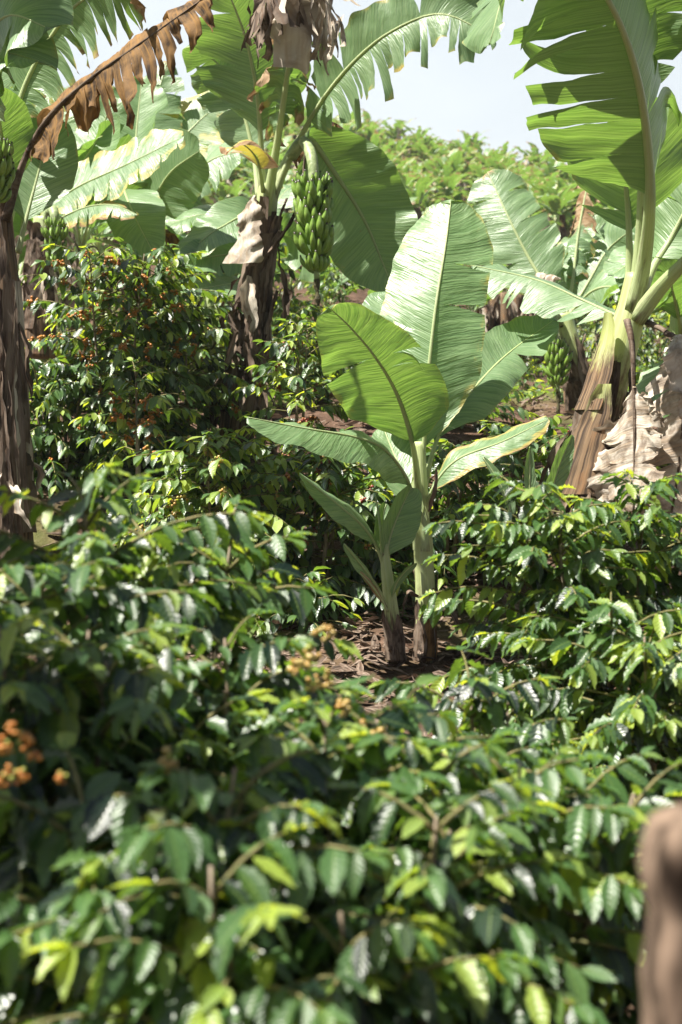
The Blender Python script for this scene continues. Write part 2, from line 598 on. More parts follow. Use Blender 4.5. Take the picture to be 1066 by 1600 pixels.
def dup(root, loc, rz=0.0, s=1.0, label=None, group=None):
    r = root.copy()
    C.objects.link(r)
    r.location = loc
    r.rotation_euler = (0, 0, rz)
    r.scale = (s, s, s)
    if label:
        r['label'] = label
    if group:
        r['group'] = group
    for ch in list(root.children):
        c = ch.copy()
        C.objects.link(c)
        c.parent = r
        for g in ch.children:
            d = g.copy()
            C.objects.link(d)
            d.parent = c
    return r


# ------------------------------------------------------------------ ground
KY = [-60, 0, 4, 6, 7.6, 8.5, 10, 12, 14, 20, 25, 30, 45, 65, 78, 110, 400]
KZ = [-1.5, 0, 0.05, 0.15, 0.32, 0.55, 1.08, 1.55, 1.70, 2.1, 2.6, 3.4, 6.7, 12.2, 14.0, 9, 4]


def gz(x, y):
    x, y = np.asarray(x, float), np.asarray(y, float)
    z = np.interp(y, KY, KZ)
    k = np.clip((y - 25) / 40, 0, 1)
    k = k * k * (3 - 2 * k) * np.clip((200 - y) / 100, 0, 1)
    z = z - k * np.where(x > 0, 0.20, 0.10) * np.clip(x, -40, 40)
    z = z + 0.05 * np.sin(x * 1.7 + y * 0.6) * np.clip(y / 8, 0, 1) + 0.03 * np.sin(x * 3.9 - y * 2.3)
    return z


def axis_(a, b, lo, hi, fine, coarse):
    return np.unique(np.concatenate([np.arange(a, lo, coarse), np.arange(lo, hi, fine), np.arange(hi, b + 0.1, coarse)]))


gx = axis_(-320, 320, -8, 8, 0.16, 6.0)
gy = axis_(-60, 400, 1, 26, 0.16, 4.0)
X, Y = np.meshgrid(gx, gy, indexing='ij')
Z = gz(X, Y)
gv = np.stack([X, Y, Z], -1).reshape(-1, 3)
near = ((np.abs(gv[:, 0]) < 8) & (gv[:, 1] > 1) & (gv[:, 1] < 26))
gv[near, 2] += 0.025 * wob(gv[near], 3, 5.0)[:, 0]
ny = len(gy)
i, j = np.meshgrid(np.arange(len(gx) - 1), np.arange(ny - 1), indexing='ij')
gf = np.stack([i * ny + j, (i + 1) * ny + j, (i + 1) * ny + j + 1, i * ny + j + 1], -1).reshape(-1, 4)
gnd = link('ground', mesh_from('ground', gv, gf, M_SOIL))
gnd['kind'] = 'structure'

# leaf litter: dry curled scraps lying on the soil
rs = np.random.RandomState(4)
lp = []
for q in range(4500):
    y = rs.uniform(5.8, 14) if q < 2900 else (rs.uniform(14, 24) if q < 3600 else rs.uniform(6.9, 9.2))
    x = rs.uniform(-0.27, 0.27) * y if q < 3600 else rs.uniform(-0.9, 1.0)
    ln = rs.uniform(0.03, 0.12) * (1 if rs.rand() < 0.92 else 2.6)
    a = rs.uniform(0, 6.28)
    d = np.array((math.cos(a), math.sin(a), rs.uniform(-0.5, 0.6)))
    sdv = np.array((-math.sin(a), math.cos(a), rs.uniform(-0.4, 0.4)))
    p0 = np.array((x, y, gz(x, y) + 0.03 + rs.uniform(0, 0.02)))
    wv = ln * rs.uniform(0.10, 0.28)
    cu = rs.uniform(-0.3, 0.5)
    g = []
    for ti in range(4):
        tt = ti / 3
        wd = wv * math.sin(math.pi * (0.12 + 0.8 * tt))
        cc = p0 + d * ln * (tt - 0.5) + np.array((0, 0, cu * ln * (tt - 0.5) ** 2))
        g += [cc - sdv * wd + np.array((0, 0, 0.25 * wd)), cc, cc + sdv * wd + np.array((0, 0, 0.4 * wd))]
    f = [(r * 3 + k, r * 3 + k + 1, r * 3 + k + 4, r * 3 + k + 3) for r in range(3) for k in range(2)]
    o = rs.uniform(0, 9)
    lp.append((np.array(g), np.array(f), {'lm': np.repeat(np.linspace(0, ln, 4), 3) + o, 'lv': np.tile([-1.0, 0, 1], 4) + o, 'lu': np.zeros(12)}))
v, f, a = join(lp)
lit = link('leaf_litter', mesh_from('leaf_litter', v, f, M_LITTER, a))
lit['kind'] = 'stuff'

# ------------------------------------------------------------------ banana parts
SEED = [100]


def leaf(root, px, W, side, pet=0.15, rp=0.016, rt=0.003, dry=0.15, yel=0.05, tip=0.0, mat=None, name='leaf', label=None, world=False, mid=True,
         midmat=None, middry=0.0, **kw):
    SEED[0] += 1
    pts = [np.array(p, float) for p in px] if world else [P(*p) for p in px]
    kw.setdefault('seed', SEED[0])
    geo = lamina(pts, W, side, pet=pet, **kw)
    lo = part(name, geo, mat or M_LEAF, root, color=(dry, yel, tip), label=label)
    if mid:
        n = 30
        u = np.linspace(0, 1, 9)
        rad = np.where(u < pet, rp + (rp * 0.55 - rp) * u / max(pet, 1e-3), rp * 0.55 + (rt - rp * 0.55) * ((u - pet) / (1 - pet)))
        mg = tube(pts, rad, 8, n, flat=0.8)
        part('midrib', mg, midmat or M_STEM, root, lo, color=(middry, 0.35, 0))
    return lo


def stem(root, px, radii, dry=0.2, yel=0.4, lump=0.05, name='pseudostem', seg=16, n=40, world=False):
    SEED[0] += 1
    pts = px if world else [P(*p) for p in px]
    return part(name, tube(pts, radii, seg, n, SEED[0], lump), M_STEM, root, color=(dry, yel, 0))


def sheath(root, px, r, phi, half, flare=0.0, lift=1.08, mat=None, name='dry_sheath', label=None, n=22, m=9, rough=0.02, world=False, color=None, taper=1.0):
    """shell hugging a stem: path px, stem radius list r, facing phi (0 = towards +x, -pi/2 = towards camera)"""
    SEED[0] += 1
    pts = px if world else [P(*p) for p in px]
    c, L = spline(pts, n)
    u = np.linspace(0, 1, n + 1)
    rr = np.interp(u, np.linspace(0, 1, len(r)), r) * lift
    rr = rr + flare * np.clip((u - 0.55) / 0.45, 0, 1) ** 2
    hf = half * (1 - taper * np.clip((u - 0.35) / 0.65, 0, 1) ** 1.6) + 0.08
    a = np.linspace(-1, 1, m + 1)
    A = phi + hf[:, None] * a[None]
    v = c[:, None] + rr[:, None, None] * (1 + 0.12 * np.abs(a)[None, :, None] ** 3) * np.stack([np.cos(A), np.sin(A), 0 * A], -1)
    w_ = wob(v.reshape(-1, 3), SEED[0], 14.0).reshape(v.shape)
    v = v + w_ * rough * (0.3 + 0.7 * np.abs(a))[None, :, None]
    i, j = np.meshgrid(np.arange(n), np.arange(m), indexing='ij')
    w1 = m + 1
    f = np.stack([i * w1 + j, i * w1 + j + 1, (i + 1) * w1 + j + 1, (i + 1) * w1 + j], -1).reshape(-1, 4)
    # fibres run along the stem: lm = around, lv = along
    at = {'lm': np.tile((a + 1) * 0.12, n + 1), 'lv': np.repeat(u * 1.5, w1), 'lu': np.repeat(u, w1)}
    if mat is M_STEM:
        at = {'lm': np.repeat(u * L, w1), 'lv': np.tile(a * 0.2, n + 1), 'lu': np.repeat(u, w1)}
    return part(name, (v.reshape(-1, 3), f, at), mat or M_SHEATH, root, color=color, label=label)


def strip(root, px, W, side, mat=None, name='dry_strip', label=None, crumple=0.02, world=False, prof=(0.5, 1, 0.9, 0.7, 0.15), curl=(0.5, 0.6), fold=(0.3, 0.3), N=24, M=4, **kw):
    SEED[0] += 1
    pts = [np.array(p, float) for p in px] if world else [P(*p) for p in px]
    geo = lamina(pts, W, side, fold=fold, curl=curl, pet=0.0, N=N, M=M, seed=SEED[0], crumple=crumple, prof=prof, fwd=0.05, **kw)
    v, f, a = geo
    a = {'lm': a['lv'] * W * 1.2 + 3, 'lv': a['lm'] * 2.0, 'lu': a['lu']}
    return part(name, (v, f, a), mat or M_SHEATH, root, label=label)


def finger_mesh(L=0.16, r=0.021):
    pts = []
    for k in range(9):
        t = k / 8
        ang = -0.1 + 1.75 * t ** 0.65
        pts.append((math.cos(ang), math.sin(ang)))
    p = np.zeros((9, 3))
    for k in range(1, 9):
        p[k] = p[k - 1] + np.array((pts[k][0], 0, pts[k][1])) * L / 8
    v, f, a = tube(p, (0.008, 0.009, r * 0.9, r, r, r, r * 0.85, 0.009, 0.005), 6, 14)
    return mesh_from('banana', v, f, M_FRUIT, a)


FING = [finger_mesh(0.15, 0.0175), finger_mesh(0.165, 0.019), finger_mesh(0.135, 0.017)]


def bunch(root, top, bot, hands, rmax, stalk, tail, seed=1, size=1.0):
    """fruit_bunch part: stalk mesh, each banana a sub-part"""
    rr = random.Random(seed)
    base = np.array(root.location)
    geo = tube(stalk + [top, bot], (0.045 * size, 0.042 * size, 0.036 * size, 0.03 * size, 0.018 * size), 10, 30, seed, 0.08)
    b = part('fruit_bunch', geo, M_STALK, root)
    part('bunch_tail', tube([bot] + tail, (0.02 * size, 0.022 * size, 0.012 * size, 0.02 * size, 0.008 * size), 9, 40, seed, 0.5), M_RACHIS, root, b)
    top, bot = np.array(top), np.array(bot)
    for h in range(hands):
        t = (h + 0.3) / hands
        c = top + (bot - top) * t
        n = 14 - (h > hands - 3) * 2
        rad = rmax * (0.70 if h == 0 else (1.0 if h < hands - 2 else (0.92 if h < hands - 1 else 0.70)))
        for k in range(n):
            ph = 2 * math.pi * (k + 0.5 * (h % 2)) / n + rr.uniform(-0.06, 0.06)
            o = bpy.data.objects.new('banana', rr.choice(FING))
            C.objects.link(o)
            o.parent = b
            s = rad / 0.125 * rr.uniform(0.92, 1.06)
            off = 0.018 * size
            o.location = Vector(c - base) + Vector((math.cos(ph) * off, math.sin(ph) * off, rr.uniform(-0.018, 0.018) * size))
            o.rotation_euler = (rr.uniform(-0.15, 0.15), rr.uniform(-0.12, 0.28), ph)
            o.scale = (s, s, s)
    return b


# ------------------------------------------------------------------ young banana plant, in focus
b0 = P(664, 1020, 7.6)
yb = thing('banana_plant', 'young banana plant with broad bright leaves and smooth pale stem, sharp in the centre', 'banana plant', b0)
stem(yb, [(664, 1035, 7.6), (664, 940, 7.6), (660, 850, 7.6), (656, 760, 7.6), (656, 690, 7.6)], (0.052, 0.052, 0.049, 0.046, 0.043, 0.03), 0.14, 0.55, 0.03, seg=20)
PH = [(664, 930, 7.6), (660, 850, 7.6), (657, 790, 7.6)]
sheath(yb, PH, (0.050, 0.048, 0.046), -1.2, 1.2, 0.0, 1.05, M_STEM, 'leaf_sheath', None, rough=0.002, color=(0.0, 0.5, 0))
sheath(yb, [(661, 860, 7.6), (657, 800, 7.6), (655, 745, 7.6)], (0.048, 0.046, 0.044), -2.3, 1.3, 0.0, 1.06, M_STEM, 'leaf_sheath', None, rough=0.002, color=(0.0, 0.25, 0))
TY = [(664, 1030, 7.6), (664, 960, 7.6), (663, 890, 7.6)]
for k, ph in enumerate((-2.3, -0.9, 0.1)):
    sheath(yb, [(664, 1030, 7.6), (664, 985, 7.6), (664, 935 - 18 * k, 7.6)], (0.056, 0.053, 0.050), ph, 0.7, 0.012, 1.06, M_AMBER if k == 1 else M_SHEATH, rough=0.010, taper=1.0)
strip(yb, [(672, 925, 7.54), (690, 940, 7.48), (706, 965, 7.46), (712, 990, 7.46)], 0.035, (0.4, 0.8, 0.3), crumple=0.012)
strip(yb, [(655, 930, 7.54), (642, 925, 7.5), (632, 940, 7.46), (630, 962, 7.46)], 0.022, (0.4, 0.8, 0.3), crumple=0.010)
# upright central leaf
leaf(yb, [(657, 770, 7.6), (663, 690, 7.58), (668, 600, 7.55), (681, 480, 7.60), (697, 380, 7.72), (705, 312, 7.86)], 0.305, (1, -0.05, 0),
     pet=0.12, rp=0.024, fold=(0.25, 0.42), curl=(0.15, -0.10), at=([0.44], [0.55, 0.72]), dry=0.20, N=90, M=10, ripple=0.030, depth=0.25, spread=0.22, gap=0.05, wtip=0.72, fwd=0.16)
# left leaf, seen from below with the light through it
leaf(yb, [(655, 780, 7.58), (646, 700, 7.45), (622, 620, 7.26), (588, 560, 7.08), (548, 512, 6.95), (514, 480, 6.86)], 0.315, (0.75, -0.15, 0.62),
     pet=0.24, rp=0.026, dry=0.21, fold=(0.10, -0.35), curl=(0.25, -0.75), at=([0.62], [0.52, 0.60]), N=90, M=10, ripple=0.055, depth=0.3, spread=0.25, gap=0.05, wtip=0.50, fwd=0.12)
# pale leaf behind
leaf(yb, [(658, 760, 7.66), (652, 670, 7.78), (636, 570, 7.95), (618, 510, 8.08), (604, 455, 8.25)], 0.26, (1, 0.15, 0.2),
     pet=0.18, rp=0.018, fold=(-0.15, -0.2), N=60, M=8, ripple=0.03)
# right leaf, leaning away and brightly lit
leaf(yb, [(662, 770, 7.62), (682, 690, 7.72), (722, 630, 7.95), (785, 560, 8.32), (868, 498, 8.72)], 0.205, (0.52, -0.58, -0.55),
     pet=0.16, rp=0.020, fold=(-0.15, -0.18), curl=(-0.2, 0.15), at=([], [0.66]), N=80, M=9, ripple=0.045, depth=0.3, spread=0.25, gap=0.05, wtip=0.5, fwd=0.15)
# left drooping leaf, seen nearly edge on
leaf(yb, [(652, 800, 7.56), (634, 745, 7.42), (600, 702, 7.28), (555, 683, 7.16), (470, 668, 7.0), (388, 652, 6.88)], 0.17, (0.05, 1, 0.10),
     pet=0.13, rp=0.022, fold=(0.50, 0.05), curl=(0.3, 0.1), N=70, M=8, ripple=0.05, dry=0.05)
# right leaf with dead brown edge
leaf(yb, [(658, 815, 7.6), (678, 760, 7.56), (715, 718, 7.52), (785, 690, 7.50), (857, 655, 7.55)], 0.108, (-0.1, 0.95, 0.25),
     pet=0.14, rp=0.018, fold=(-0.40, 0.05), curl=(-0.4, 0.1), N=70, M=8, ripple=0.06, dry=0.30, yel=0.46, label='leaf with yellow and brown dying patches')
leaf(yb, [(652, 815, 7.64), (636, 755, 7.72), (614, 705, 7.84), (600, 670, 7.95)], 0.13, (0.8, 0.3, 0.25), pet=0.12, rp=0.016, fold=(-0.2, -0.2), N=50, M=6, ripple=0.04)
strip(yb, [(672, 800, 7.55), (681, 770, 7.5), (684, 745, 7.48), (683, 730, 7.46)], 0.022, (0.7, 0.6, 0), crumple=0.004)

# ------------------------------------------------------------------ sucker beside it
su = thing('banana_sucker', 'small slender banana sucker left of the young banana plant, one rolled spike leaf', 'banana plant', P(618, 1024, 7.4))
stem(su, [(620, 1032, 7.4), (613, 965, 7.4), (605, 900, 7.4), (600, 850, 7.4)], (0.045, 0.042, 0.036, 0.030, 0.022), 0.36, 0.5, 0.04, seg=16)
for k, ph in enumerate((-2.4, -1.0, -0.1)):
    sheath(su, [(620, 1030, 7.4), (616, 990, 7.4), (611, 950 + 8 * k, 7.4)], (0.047, 0.044, 0.041), ph, 0.7, 0.008, 1.06, M_SHEATH, rough=0.008, taper=1.0)
leaf(su, [(603, 905, 7.4), (594, 868, 7.38), (572, 828, 7.32), (530, 790, 7.22), (468, 742, 7.12)], 0.09, (0.2, 0.95, 0.15), pet=0.22, rp=0.014, fold=(0.5, 0.0), N=50, M=6, ripple=0.06)
leaf(su, [(603, 895, 7.4), (607, 850, 7.4), (620, 810, 7.42), (642, 762, 7.46)], 0.135, (0.75, 0.35, -0.35), pet=0.15, rp=0.014, fold=(-0.5, -0.3), curl=(-0.3, 0.1), N=50, M=6, ripple=0.05)
leaf(su, [(600, 880, 7.4), (597, 840, 7.42), (600, 800, 7.44), (604, 788, 7.45)], 0.05, (0.9, 0.3, 0), pet=0.2, rp=0.01, fold=(-0.4, -0.4), N=30, M=5)
part('spike_leaf', tube([P(600, 870, 7.39), P(594, 820, 7.37), (P(587, 774, 7.35))], (0.014, 0.011, 0.007, 0.003), 8, 20), M_STEM, su, color=(0, 0.1, 0))
leaf(su, [(605, 950, 7.38), (592, 920, 7.34), (570, 890, 7.28), (538, 850, 7.2)], 0.05, (0.25, 0.95, 0.1), pet=0.2, rp=0.012, fold=(0.5, 0.0), N=40, M=5, yel=0.25)
leaf(su, [(606, 955, 7.36), (592, 930, 7.3), (575, 908, 7.27), (562, 895, 7.24)], 0.014, (0.6, 0.5, 0.6), pet=0.2, rp=0.007, dry=0.6, yel=0.3, N=20, M=3)
leaf(su, [(611, 950, 7.38), (618, 915, 7.36), (633, 893, 7.36), (650, 880, 7.36)], 0.028, (0.6, 0.5, -0.6), pet=0.2, rp=0.011, fold=(-0.4, -0.4), N=30, M=4, yel=0.2)

# ------------------------------------------------------------------ fruiting banana plant
FB = P(366, 700, 10.5)
fb = thing('banana_plant', 'fruiting banana plant with grey peeling trunk and a hanging bunch of green bananas', 'banana plant', FB)
FT = [(364, 715, 10.5), (378, 600, 10.5), (393, 490, 10.5), (408, 380, 10.5), (420, 290, 10.5)]
FR = (0.135, 0.130, 0.115, 0.098, 0.075)
stem(fb, FT, FR, 0.80, 0.5, 0.06, seg=20, n=50)
rs = np.random.RandomState(8)


def along(T, R, u):
    c, L = spline([P(*p) for p in T], 60)
    k = int(round(u * 60))
    return c[k], np.interp(u, np.linspace(0, 1, len(R)), R)


def clad(root, T, R, n, seed, lo=0.02, hi=0.85, mat=None, flare=0.06, span=(0.28, 0.60)):
    """dead sheaths and hanging strips round a trunk"""
    r = np.random.RandomState(seed)
    for k in range(n):
        u0 = r.uniform(lo, hi - 0.15)
        u1 = min(0.96, hi + 0.15, u0 + r.uniform(*span))
        a0, r0 = along(T, R, u0)
        am, rm = along(T, R, (u0 + u1) / 2)
        a1, r1 = along(T, R, u1)
        sheath(root, [a0, am, a1], (r0, rm, r1), r.uniform(-3.3, 0.2), r.uniform(0.4, 1.0), r.uniform(-0.01, flare), r.uniform(1.03, 1.12), mat, rough=0.012, world=True, taper=r.uniform(0.6, 1.0))


def hangers(root, T, R, n, seed, lo=0.15, hi=0.8, mat=None, ln=(0.25, 0.7)):
    r = np.random.RandomState(seed)
    for k in range(n):
        u0 = r.uniform(lo, hi)
        a0, r0 = along(T, R, u0)
        ph = r.uniform(-3.4, 0.4)
        d = np.array((math.cos(ph), math.sin(ph), 0))
        L = r.uniform(*ln)
        p0 = a0 + d * r0 * 1.02
        s_ = r.uniform(0.02, 0.16)
        pts = [p0, p0 + d * (0.03 + s_ * 0.5) + np.array((0, 0, -0.25 * L)), p0 + d * (0.03 + s_ * 0.9) + np.array((r.normal(0, .02), 0, -0.6 * L)), p0 + d * (0.02 + s_) + np.array((r.normal(0, .04), 0, -L))]
        strip(root, pts, r.uniform(0.02, 0.055), (-d[1], d[0], 0.1), mat, crumple=0.018, world=True, curl=(r.uniform(-0.5, 1.2), r.uniform(-0.5, 1.2)))


clad(fb, FT, FR, 14, 21, 0.0, 0.80)
hangers(fb, FT, FR, 16, 22, 0.15, 0.80)
leaf(fb, [(452, 75, 9.85), (452, 20, 9.7), (440, -18, 9.5), (418, -8, 9.4), (405, 25, 9.35)], 0.50, (0.3, -0.9, 0.1), pet=0.12, rp=0.012, mat=M_SHEATH, midmat=M_SHEATH,
     tears=(13, 13), hang=(0.9, 0.9), N=80, M=9, crumple=0.05, depth=0.1, gap=0.25, spread=0.6, lenvar=0.3, wtip=0.9, label='brown shredded dead top of the upright leaf')
leaf(fb, [(455, 60, 9.8), (462, 5, 9.6), (478, -22, 9.4), (500, -10, 9.3), (522, 35, 9.25)], 0.52, (0.3, -0.9, 0.1), pet=0.12, rp=0.012, mat=M_DRY, midmat=M_SHEATH,
     tears=(13, 13), hang=(0.9, 0.9), N=80, M=9, crumple=0.05, depth=0.1, gap=0.25, spread=0.6, lenvar=0.3, wtip=0.9, label='brown shredded dead top of the upright leaf')
# the big pale flap near the top
sheath(fb, [(392, 415, 10.4), (398, 370, 10.42), (401, 330, 10.45), (402, 305, 10.5)], (0.125, 0.115, 0.09, 0.06), -2.0, 0.85, 0.0, 1.14, M_DRY, 'dry_sheath', 'pale grey papery flap of dead sheath', rough=0.045, taper=0.75)
strip(fb, [(388, 430, 10.33), (384, 470, 10.3), (392, 500, 10.3), (388, 515, 10.3)], 0.085, (1, 0.2, 0), M_DRY, crumple=0.02, prof=(0.2, 0.9, 1, 0.8, 0.3))
strip(fb, [(372, 520, 10.3), (355, 560, 10.25), (340, 590, 10.22), (325, 612, 10.2)], 0.03, (0.5, 0.5, 0.4), crumple=0.015)
# leaves
leaf(fb, [(414, 345, 10.45), (424, 280, 10.38), (437, 200, 10.25), (450, 110, 10.05), (459, 30, 9.85), (466, -40, 9.6), (472, -85, 9.3)], 0.33, (1, -0.1, 0.05),
     pet=0.28, rp=0.048, fold=(0.75, 0.75), curl=(0.2, 0.3), tears=(14, 14), hang=(0.85, 0.85), N=120, M=9, dry=0.40, yel=0.42, tip=0.80, crumple=0.045, depth=0.12, spread=0.55, gap=0.2, wtip=0.9, lenvar=0.25, label='upright leaf dying back, its top half brown and shredded')
leaf(fb, [(420, 330, 10.5), (436, 280, 10.5), (458, 232, 10.5), (482, 214, 10.55), (520, 265, 10.65), (570, 345, 10.75), (612, 445, 10.75)], 0.40, (0.78, 0.1, 0.55),
     pet=0.30, rp=0.045, fold=(0.05, 0.15), curl=(0.15, 0.25), N=90, M=9, ripple=0.05, wtip=0.6)
leaf(fb, [(410, 310, 10.5), (408, 230, 10.45), (402, 150, 10.35), (384, 60, 10.2), (352, -25, 9.95)], 0.46, (1, -0.25, 0.15),
     pet=0.30, rp=0.036, fold=(0.35, 0.40), curl=(0.1, 0.2), tears=(3, 4), N=80, M=8, ripple=0.04, spread=0.3, depth=0.3)
leaf(fb, [(406, 310, 10.55), (396, 240, 10.65), (378, 170, 10.7), (345, 105, 10.7), (296, 66, 10.6)], 0.34, (0.75, -0.45, 0.5),
     pet=0.22, rp=0.034, fold=(0.1, 0.15), tears=(4, 3), N=70, M=8, ripple=0.04, depth=0.3, spread=0.3)
leaf(fb, [(424, 320, 10.5), (450, 255, 10.45), (492, 175, 10.3), (545, 105, 10.1), (610, 50, 9.9), (690, 22, 9.75), (775, 60, 9.7)], 0.46, (0.25, -0.55, -0.55),
     pet=0.26, rp=0.04, fold=(-0.55, 0.15), curl=(0.0, 0.2), tears=(4, 16), hang=(0.0, 0.85), N=110, M=8, depth=0.10, gap=0.10, spread=0.6, yel=0.35, dry=0.20, ripple=0.04, lenvar=0.28)
leaf(fb, [(424, 300, 10.6), (462, 235, 10.7), (500, 192, 10.75), (535, 200, 10.75), (560, 235, 10.7)], 0.22, (0.3, -0.7, 0.3), pet=0.3, rp=0.02, mat=M_AMBER, midmat=M_SHEATH,
     tears=(6, 6), hang=(0.8, 0.8), N=60, M=6, crumple=0.03, depth=0.1, gap=0.2, label='dead brown leaf folded down')
leaf(fb, [(412, 300, 10.4), (402, 250, 10.2), (380, 225, 10.0), (365, 228, 9.9)], 0.2, (0.3, -0.8, 0.3), pet=0.3, rp=0.02, mat=M_LEAF, dry=0.5, yel=0.9, tears=(3, 3), hang=(0.2, 0.5), N=50, M=6, crumple=0.015)
strip(fb, [(476, 240, 10.2), (470, 290, 10.2), (455, 340, 10.25), (412, 402, 10.35)], 0.028, (0.6, 0.7, 0), crumple=0.006, prof=(0.6, 1, 1, 1, 1), curl=(1.2, 1.2))
strip(fb, [(434, 360, 10.3), (437, 410, 10.3), (443, 450, 10.3), (446, 500, 10.3)], 0.05, (0.8, 0.5, 0), crumple=0.02, prof=(0.15, 0.15, 0.4, 1, 0.2))
bunch(fb, P(491, 290, 10.1), P(495, 436, 10.1), 7, 0.180, [P(455, 245, 10.4), P(474, 222, 10.3), P(487, 245, 10.15)], [P(496, 440, 10.1), P(497, 458, 10.1), P(498, 478, 10.1)], 3)

# ------------------------------------------------------------------ left trunk plant
lb = thing('banana_plant', 'tall banana plant at the left edge with brown ribbed trunk and a dead amber leaf', 'banana plant', P(14, 880, 8.7))
LT = [(16, 895, 8.7), (14, 760, 8.7), (10, 600, 8.7), (4, 430, 8.7), (-2, 330, 8.7), (-4, 250, 8.7)]
LR = (0.145, 0.13, 0.112, 0.10, 0.085, 0.07)
stem(lb, LT, LR, 1.15, 0.6, 0.06, seg=20, n=50)
clad(lb, LT, LR, 9, 31, 0.0, 0.72, None, 0.02, (0.4, 0.7))
hangers(lb, LT, LR, 4, 32, 0.4, 0.75, None, (0.2, 0.5))
for k, ph in enumerate((-0.5, -1.1, -1.8)):
    sheath(lb, [(15, 800, 8.7), (12, 680, 8.7), (8, 540, 8.7), (5, 440, 8.7)], (0.137, 0.121, 0.107, 0.10), ph, 0.42, 0.0, 1.06, M_DRY if k == 0 else M_SHEATH, rough=0.012, taper=0.5)
hangers(lb, LT, LR, 5, 33, 0.22, 0.3, M_DRY, (0.15, 0.3))
leaf(lb, [(8, 345, 8.65), (38, 250, 8.6), (75, 185, 8.55), (135, 128, 8.45), (205, 78, 8.35), (275, 28, 8.3), (335, -15, 8.3)], 0.42, (0.3, -0.7, -0.35),
     pet=0.20, rp=0.04, mat=M_AMBER, midmat=M_SHEATH, fold=(-0.3, 0.3), at=([0.2, 0.3, 0.45, 0.55, 0.6, 0.7, 0.8], [0.06, 0.15, 0.26, 0.33, 0.38, 0.43, 0.47, 0.52, 0.55, 0.60, 0.64, 0.69, 0.73, 0.78, 0.83, 0.9]), hang=(0.85, 0.88), N=130, M=8, crumple=0.03, depth=0.2, gap=0.20, spread=0.75, lenvar=0.30, seed=71, label='dead amber brown leaf hanging in shreds')
leaf(lb, [(4, 330, 8.8), (14, 240, 8.85), (35, 145, 8.85), (75, 65, 8.75), (122, 5, 8.6), (175, -18, 8.45), (228, 12, 8.3)], 0.36, (0.65, -0.25, -0.6),
     pet=0.26, rp=0.036, fold=(-0.1, 0.1), tears=(3, 19), hang=(0.0, 0.5), N=120, M=8, depth=0.4, gap=0.30, spread=0.45, tip=0.25, dry=0.3, lenvar=0.2)
leaf(lb, [(2, 300, 8.5), (-30, 180, 8.2), (-40, 90, 7.9), (10, 25, 7.6), (80, 45, 7.4)], 0.36, (0.45, -0.6, -0.5), pet=0.30, rp=0.036, fold=(0.1, 0.1), tears=(2, 3), hang=(0.1, 0.25), N=70, M=7, ripple=0.03)
leaf(lb, [(0, 300, 8.9), (-10, 200, 9.0), (5, 100, 9.0), (60, 20, 8.9), (110, -30, 8.8)], 0.30, (0.5, -0.4, -0.6), pet=0.3, rp=0.03, fold=(0.1, 0.1), tears=(1, 3), N=60, M=7)
leaf(lb, [(0, 280, 8.4), (-20, 200, 8.1), (-30, 140, 7.9), (0, 85, 7.7), (60, 95, 7.5)], 0.30, (0.4, -0.7, -0.3), pet=0.3, rp=0.03, fold=(0.1, 0.1), tears=(2, 2), hang=(0.1, 0.4), N=60, M=7)
leaf(lb, [(-4, 300, 8.6), (-70, 90, 8.3), (-100, -90, 7.9), (-20, -190, 7.4), (110, -190, 6.9), (200, -120, 6.6)], 0.42, (0.4, -0.8, 0.1), pet=0.3, rp=0.036, fold=(0.15, 0.15), tears=(3, 4), N=70, M=7)  # unseen leaf added above the frame to shade the top left corner
leaf(lb, [(28, 395, 8.95), (44, 330, 9.0), (60, 270, 9.05), (80, 190, 9.1)], 0.27, (0.95, -0.1, -0.2), pet=0.24, rp=0.022, fold=(-0.15, -0.2), N=60, M=8, ripple=0.03)
leaf(lb, [(12, 360, 8.9), (30, 300, 9.1), (60, 230, 9.3), (105, 150, 9.5)], 0.20, (0.7, -0.2, -0.5), pet=0.2, rp=0.022, fold=(-0.1, -0.1), N=50, M=6, yel=0.3)
leaf(lb, [(2, 360, 8.8), (8, 290, 8.8), (3, 220, 8.7), (-5, 140, 8.5)], 0.2, (0.9, -0.3, 0), pet=0.3, rp=0.026, fold=(0.4, 0.4), N=40, M=6)
bunch(lb, P(-6, 232, 8.35), P(-6, 330, 8.35), 5, 0.13, [P(-10, 250, 8.6), P(-14, 205, 8.5), P(-8, 215, 8.4)], [P(-6, 345, 8.35), P(-6, 360, 8.35), P(-6, 380, 8.35)], 5)

# ------------------------------------------------------------------ right plant, leaning
rb = thing('banana_plant', 'leaning banana plant on the right with orange stained trunk and torn giant leaf overhead', 'banana plant', P(885, 850, 7.9))
RTk = [(878, 880, 7.9), (905, 760, 7.9), (935, 660, 7.9), (962, 570, 7.9), (985, 490, 7.9), (998, 430, 7.9)]
RR = (0.135, 0.130, 0.122, 0.108, 0.092, 0.07)
stem(rb, RTk, RR, 0.66, 0.75, 0.05, seg=22, n=50)
clad(rb, RTk, RR, 11, 41, 0.0, 0.55, None, 0.05)
hangers(rb, RTk, RR, 8, 42, 0.2, 0.55, None, (0.2, 0.5))
sheath(rb, [(938, 640, 7.85), (955, 580, 7.85), (968, 520, 7.85), (972, 490, 7.85)], (0.114, 0.107, 0.095, 0.088), -2.4, 0.6, 0.02, 1.10, M_STEM, 'leaf_sheath', rough=0.008, color=(0.62, 0.9, 0), taper=0.8)
sheath(rb, [(905, 770, 7.85), (925, 700, 7.85), (945, 640, 7.85), (955, 600, 7.85)], (0.134, 0.127, 0.12, 0.112), -2.0, 0.7, 0.02, 1.10, M_STEM, 'leaf_sheath', rough=0.012, color=(0.9, 0.8, 0), taper=0.8)
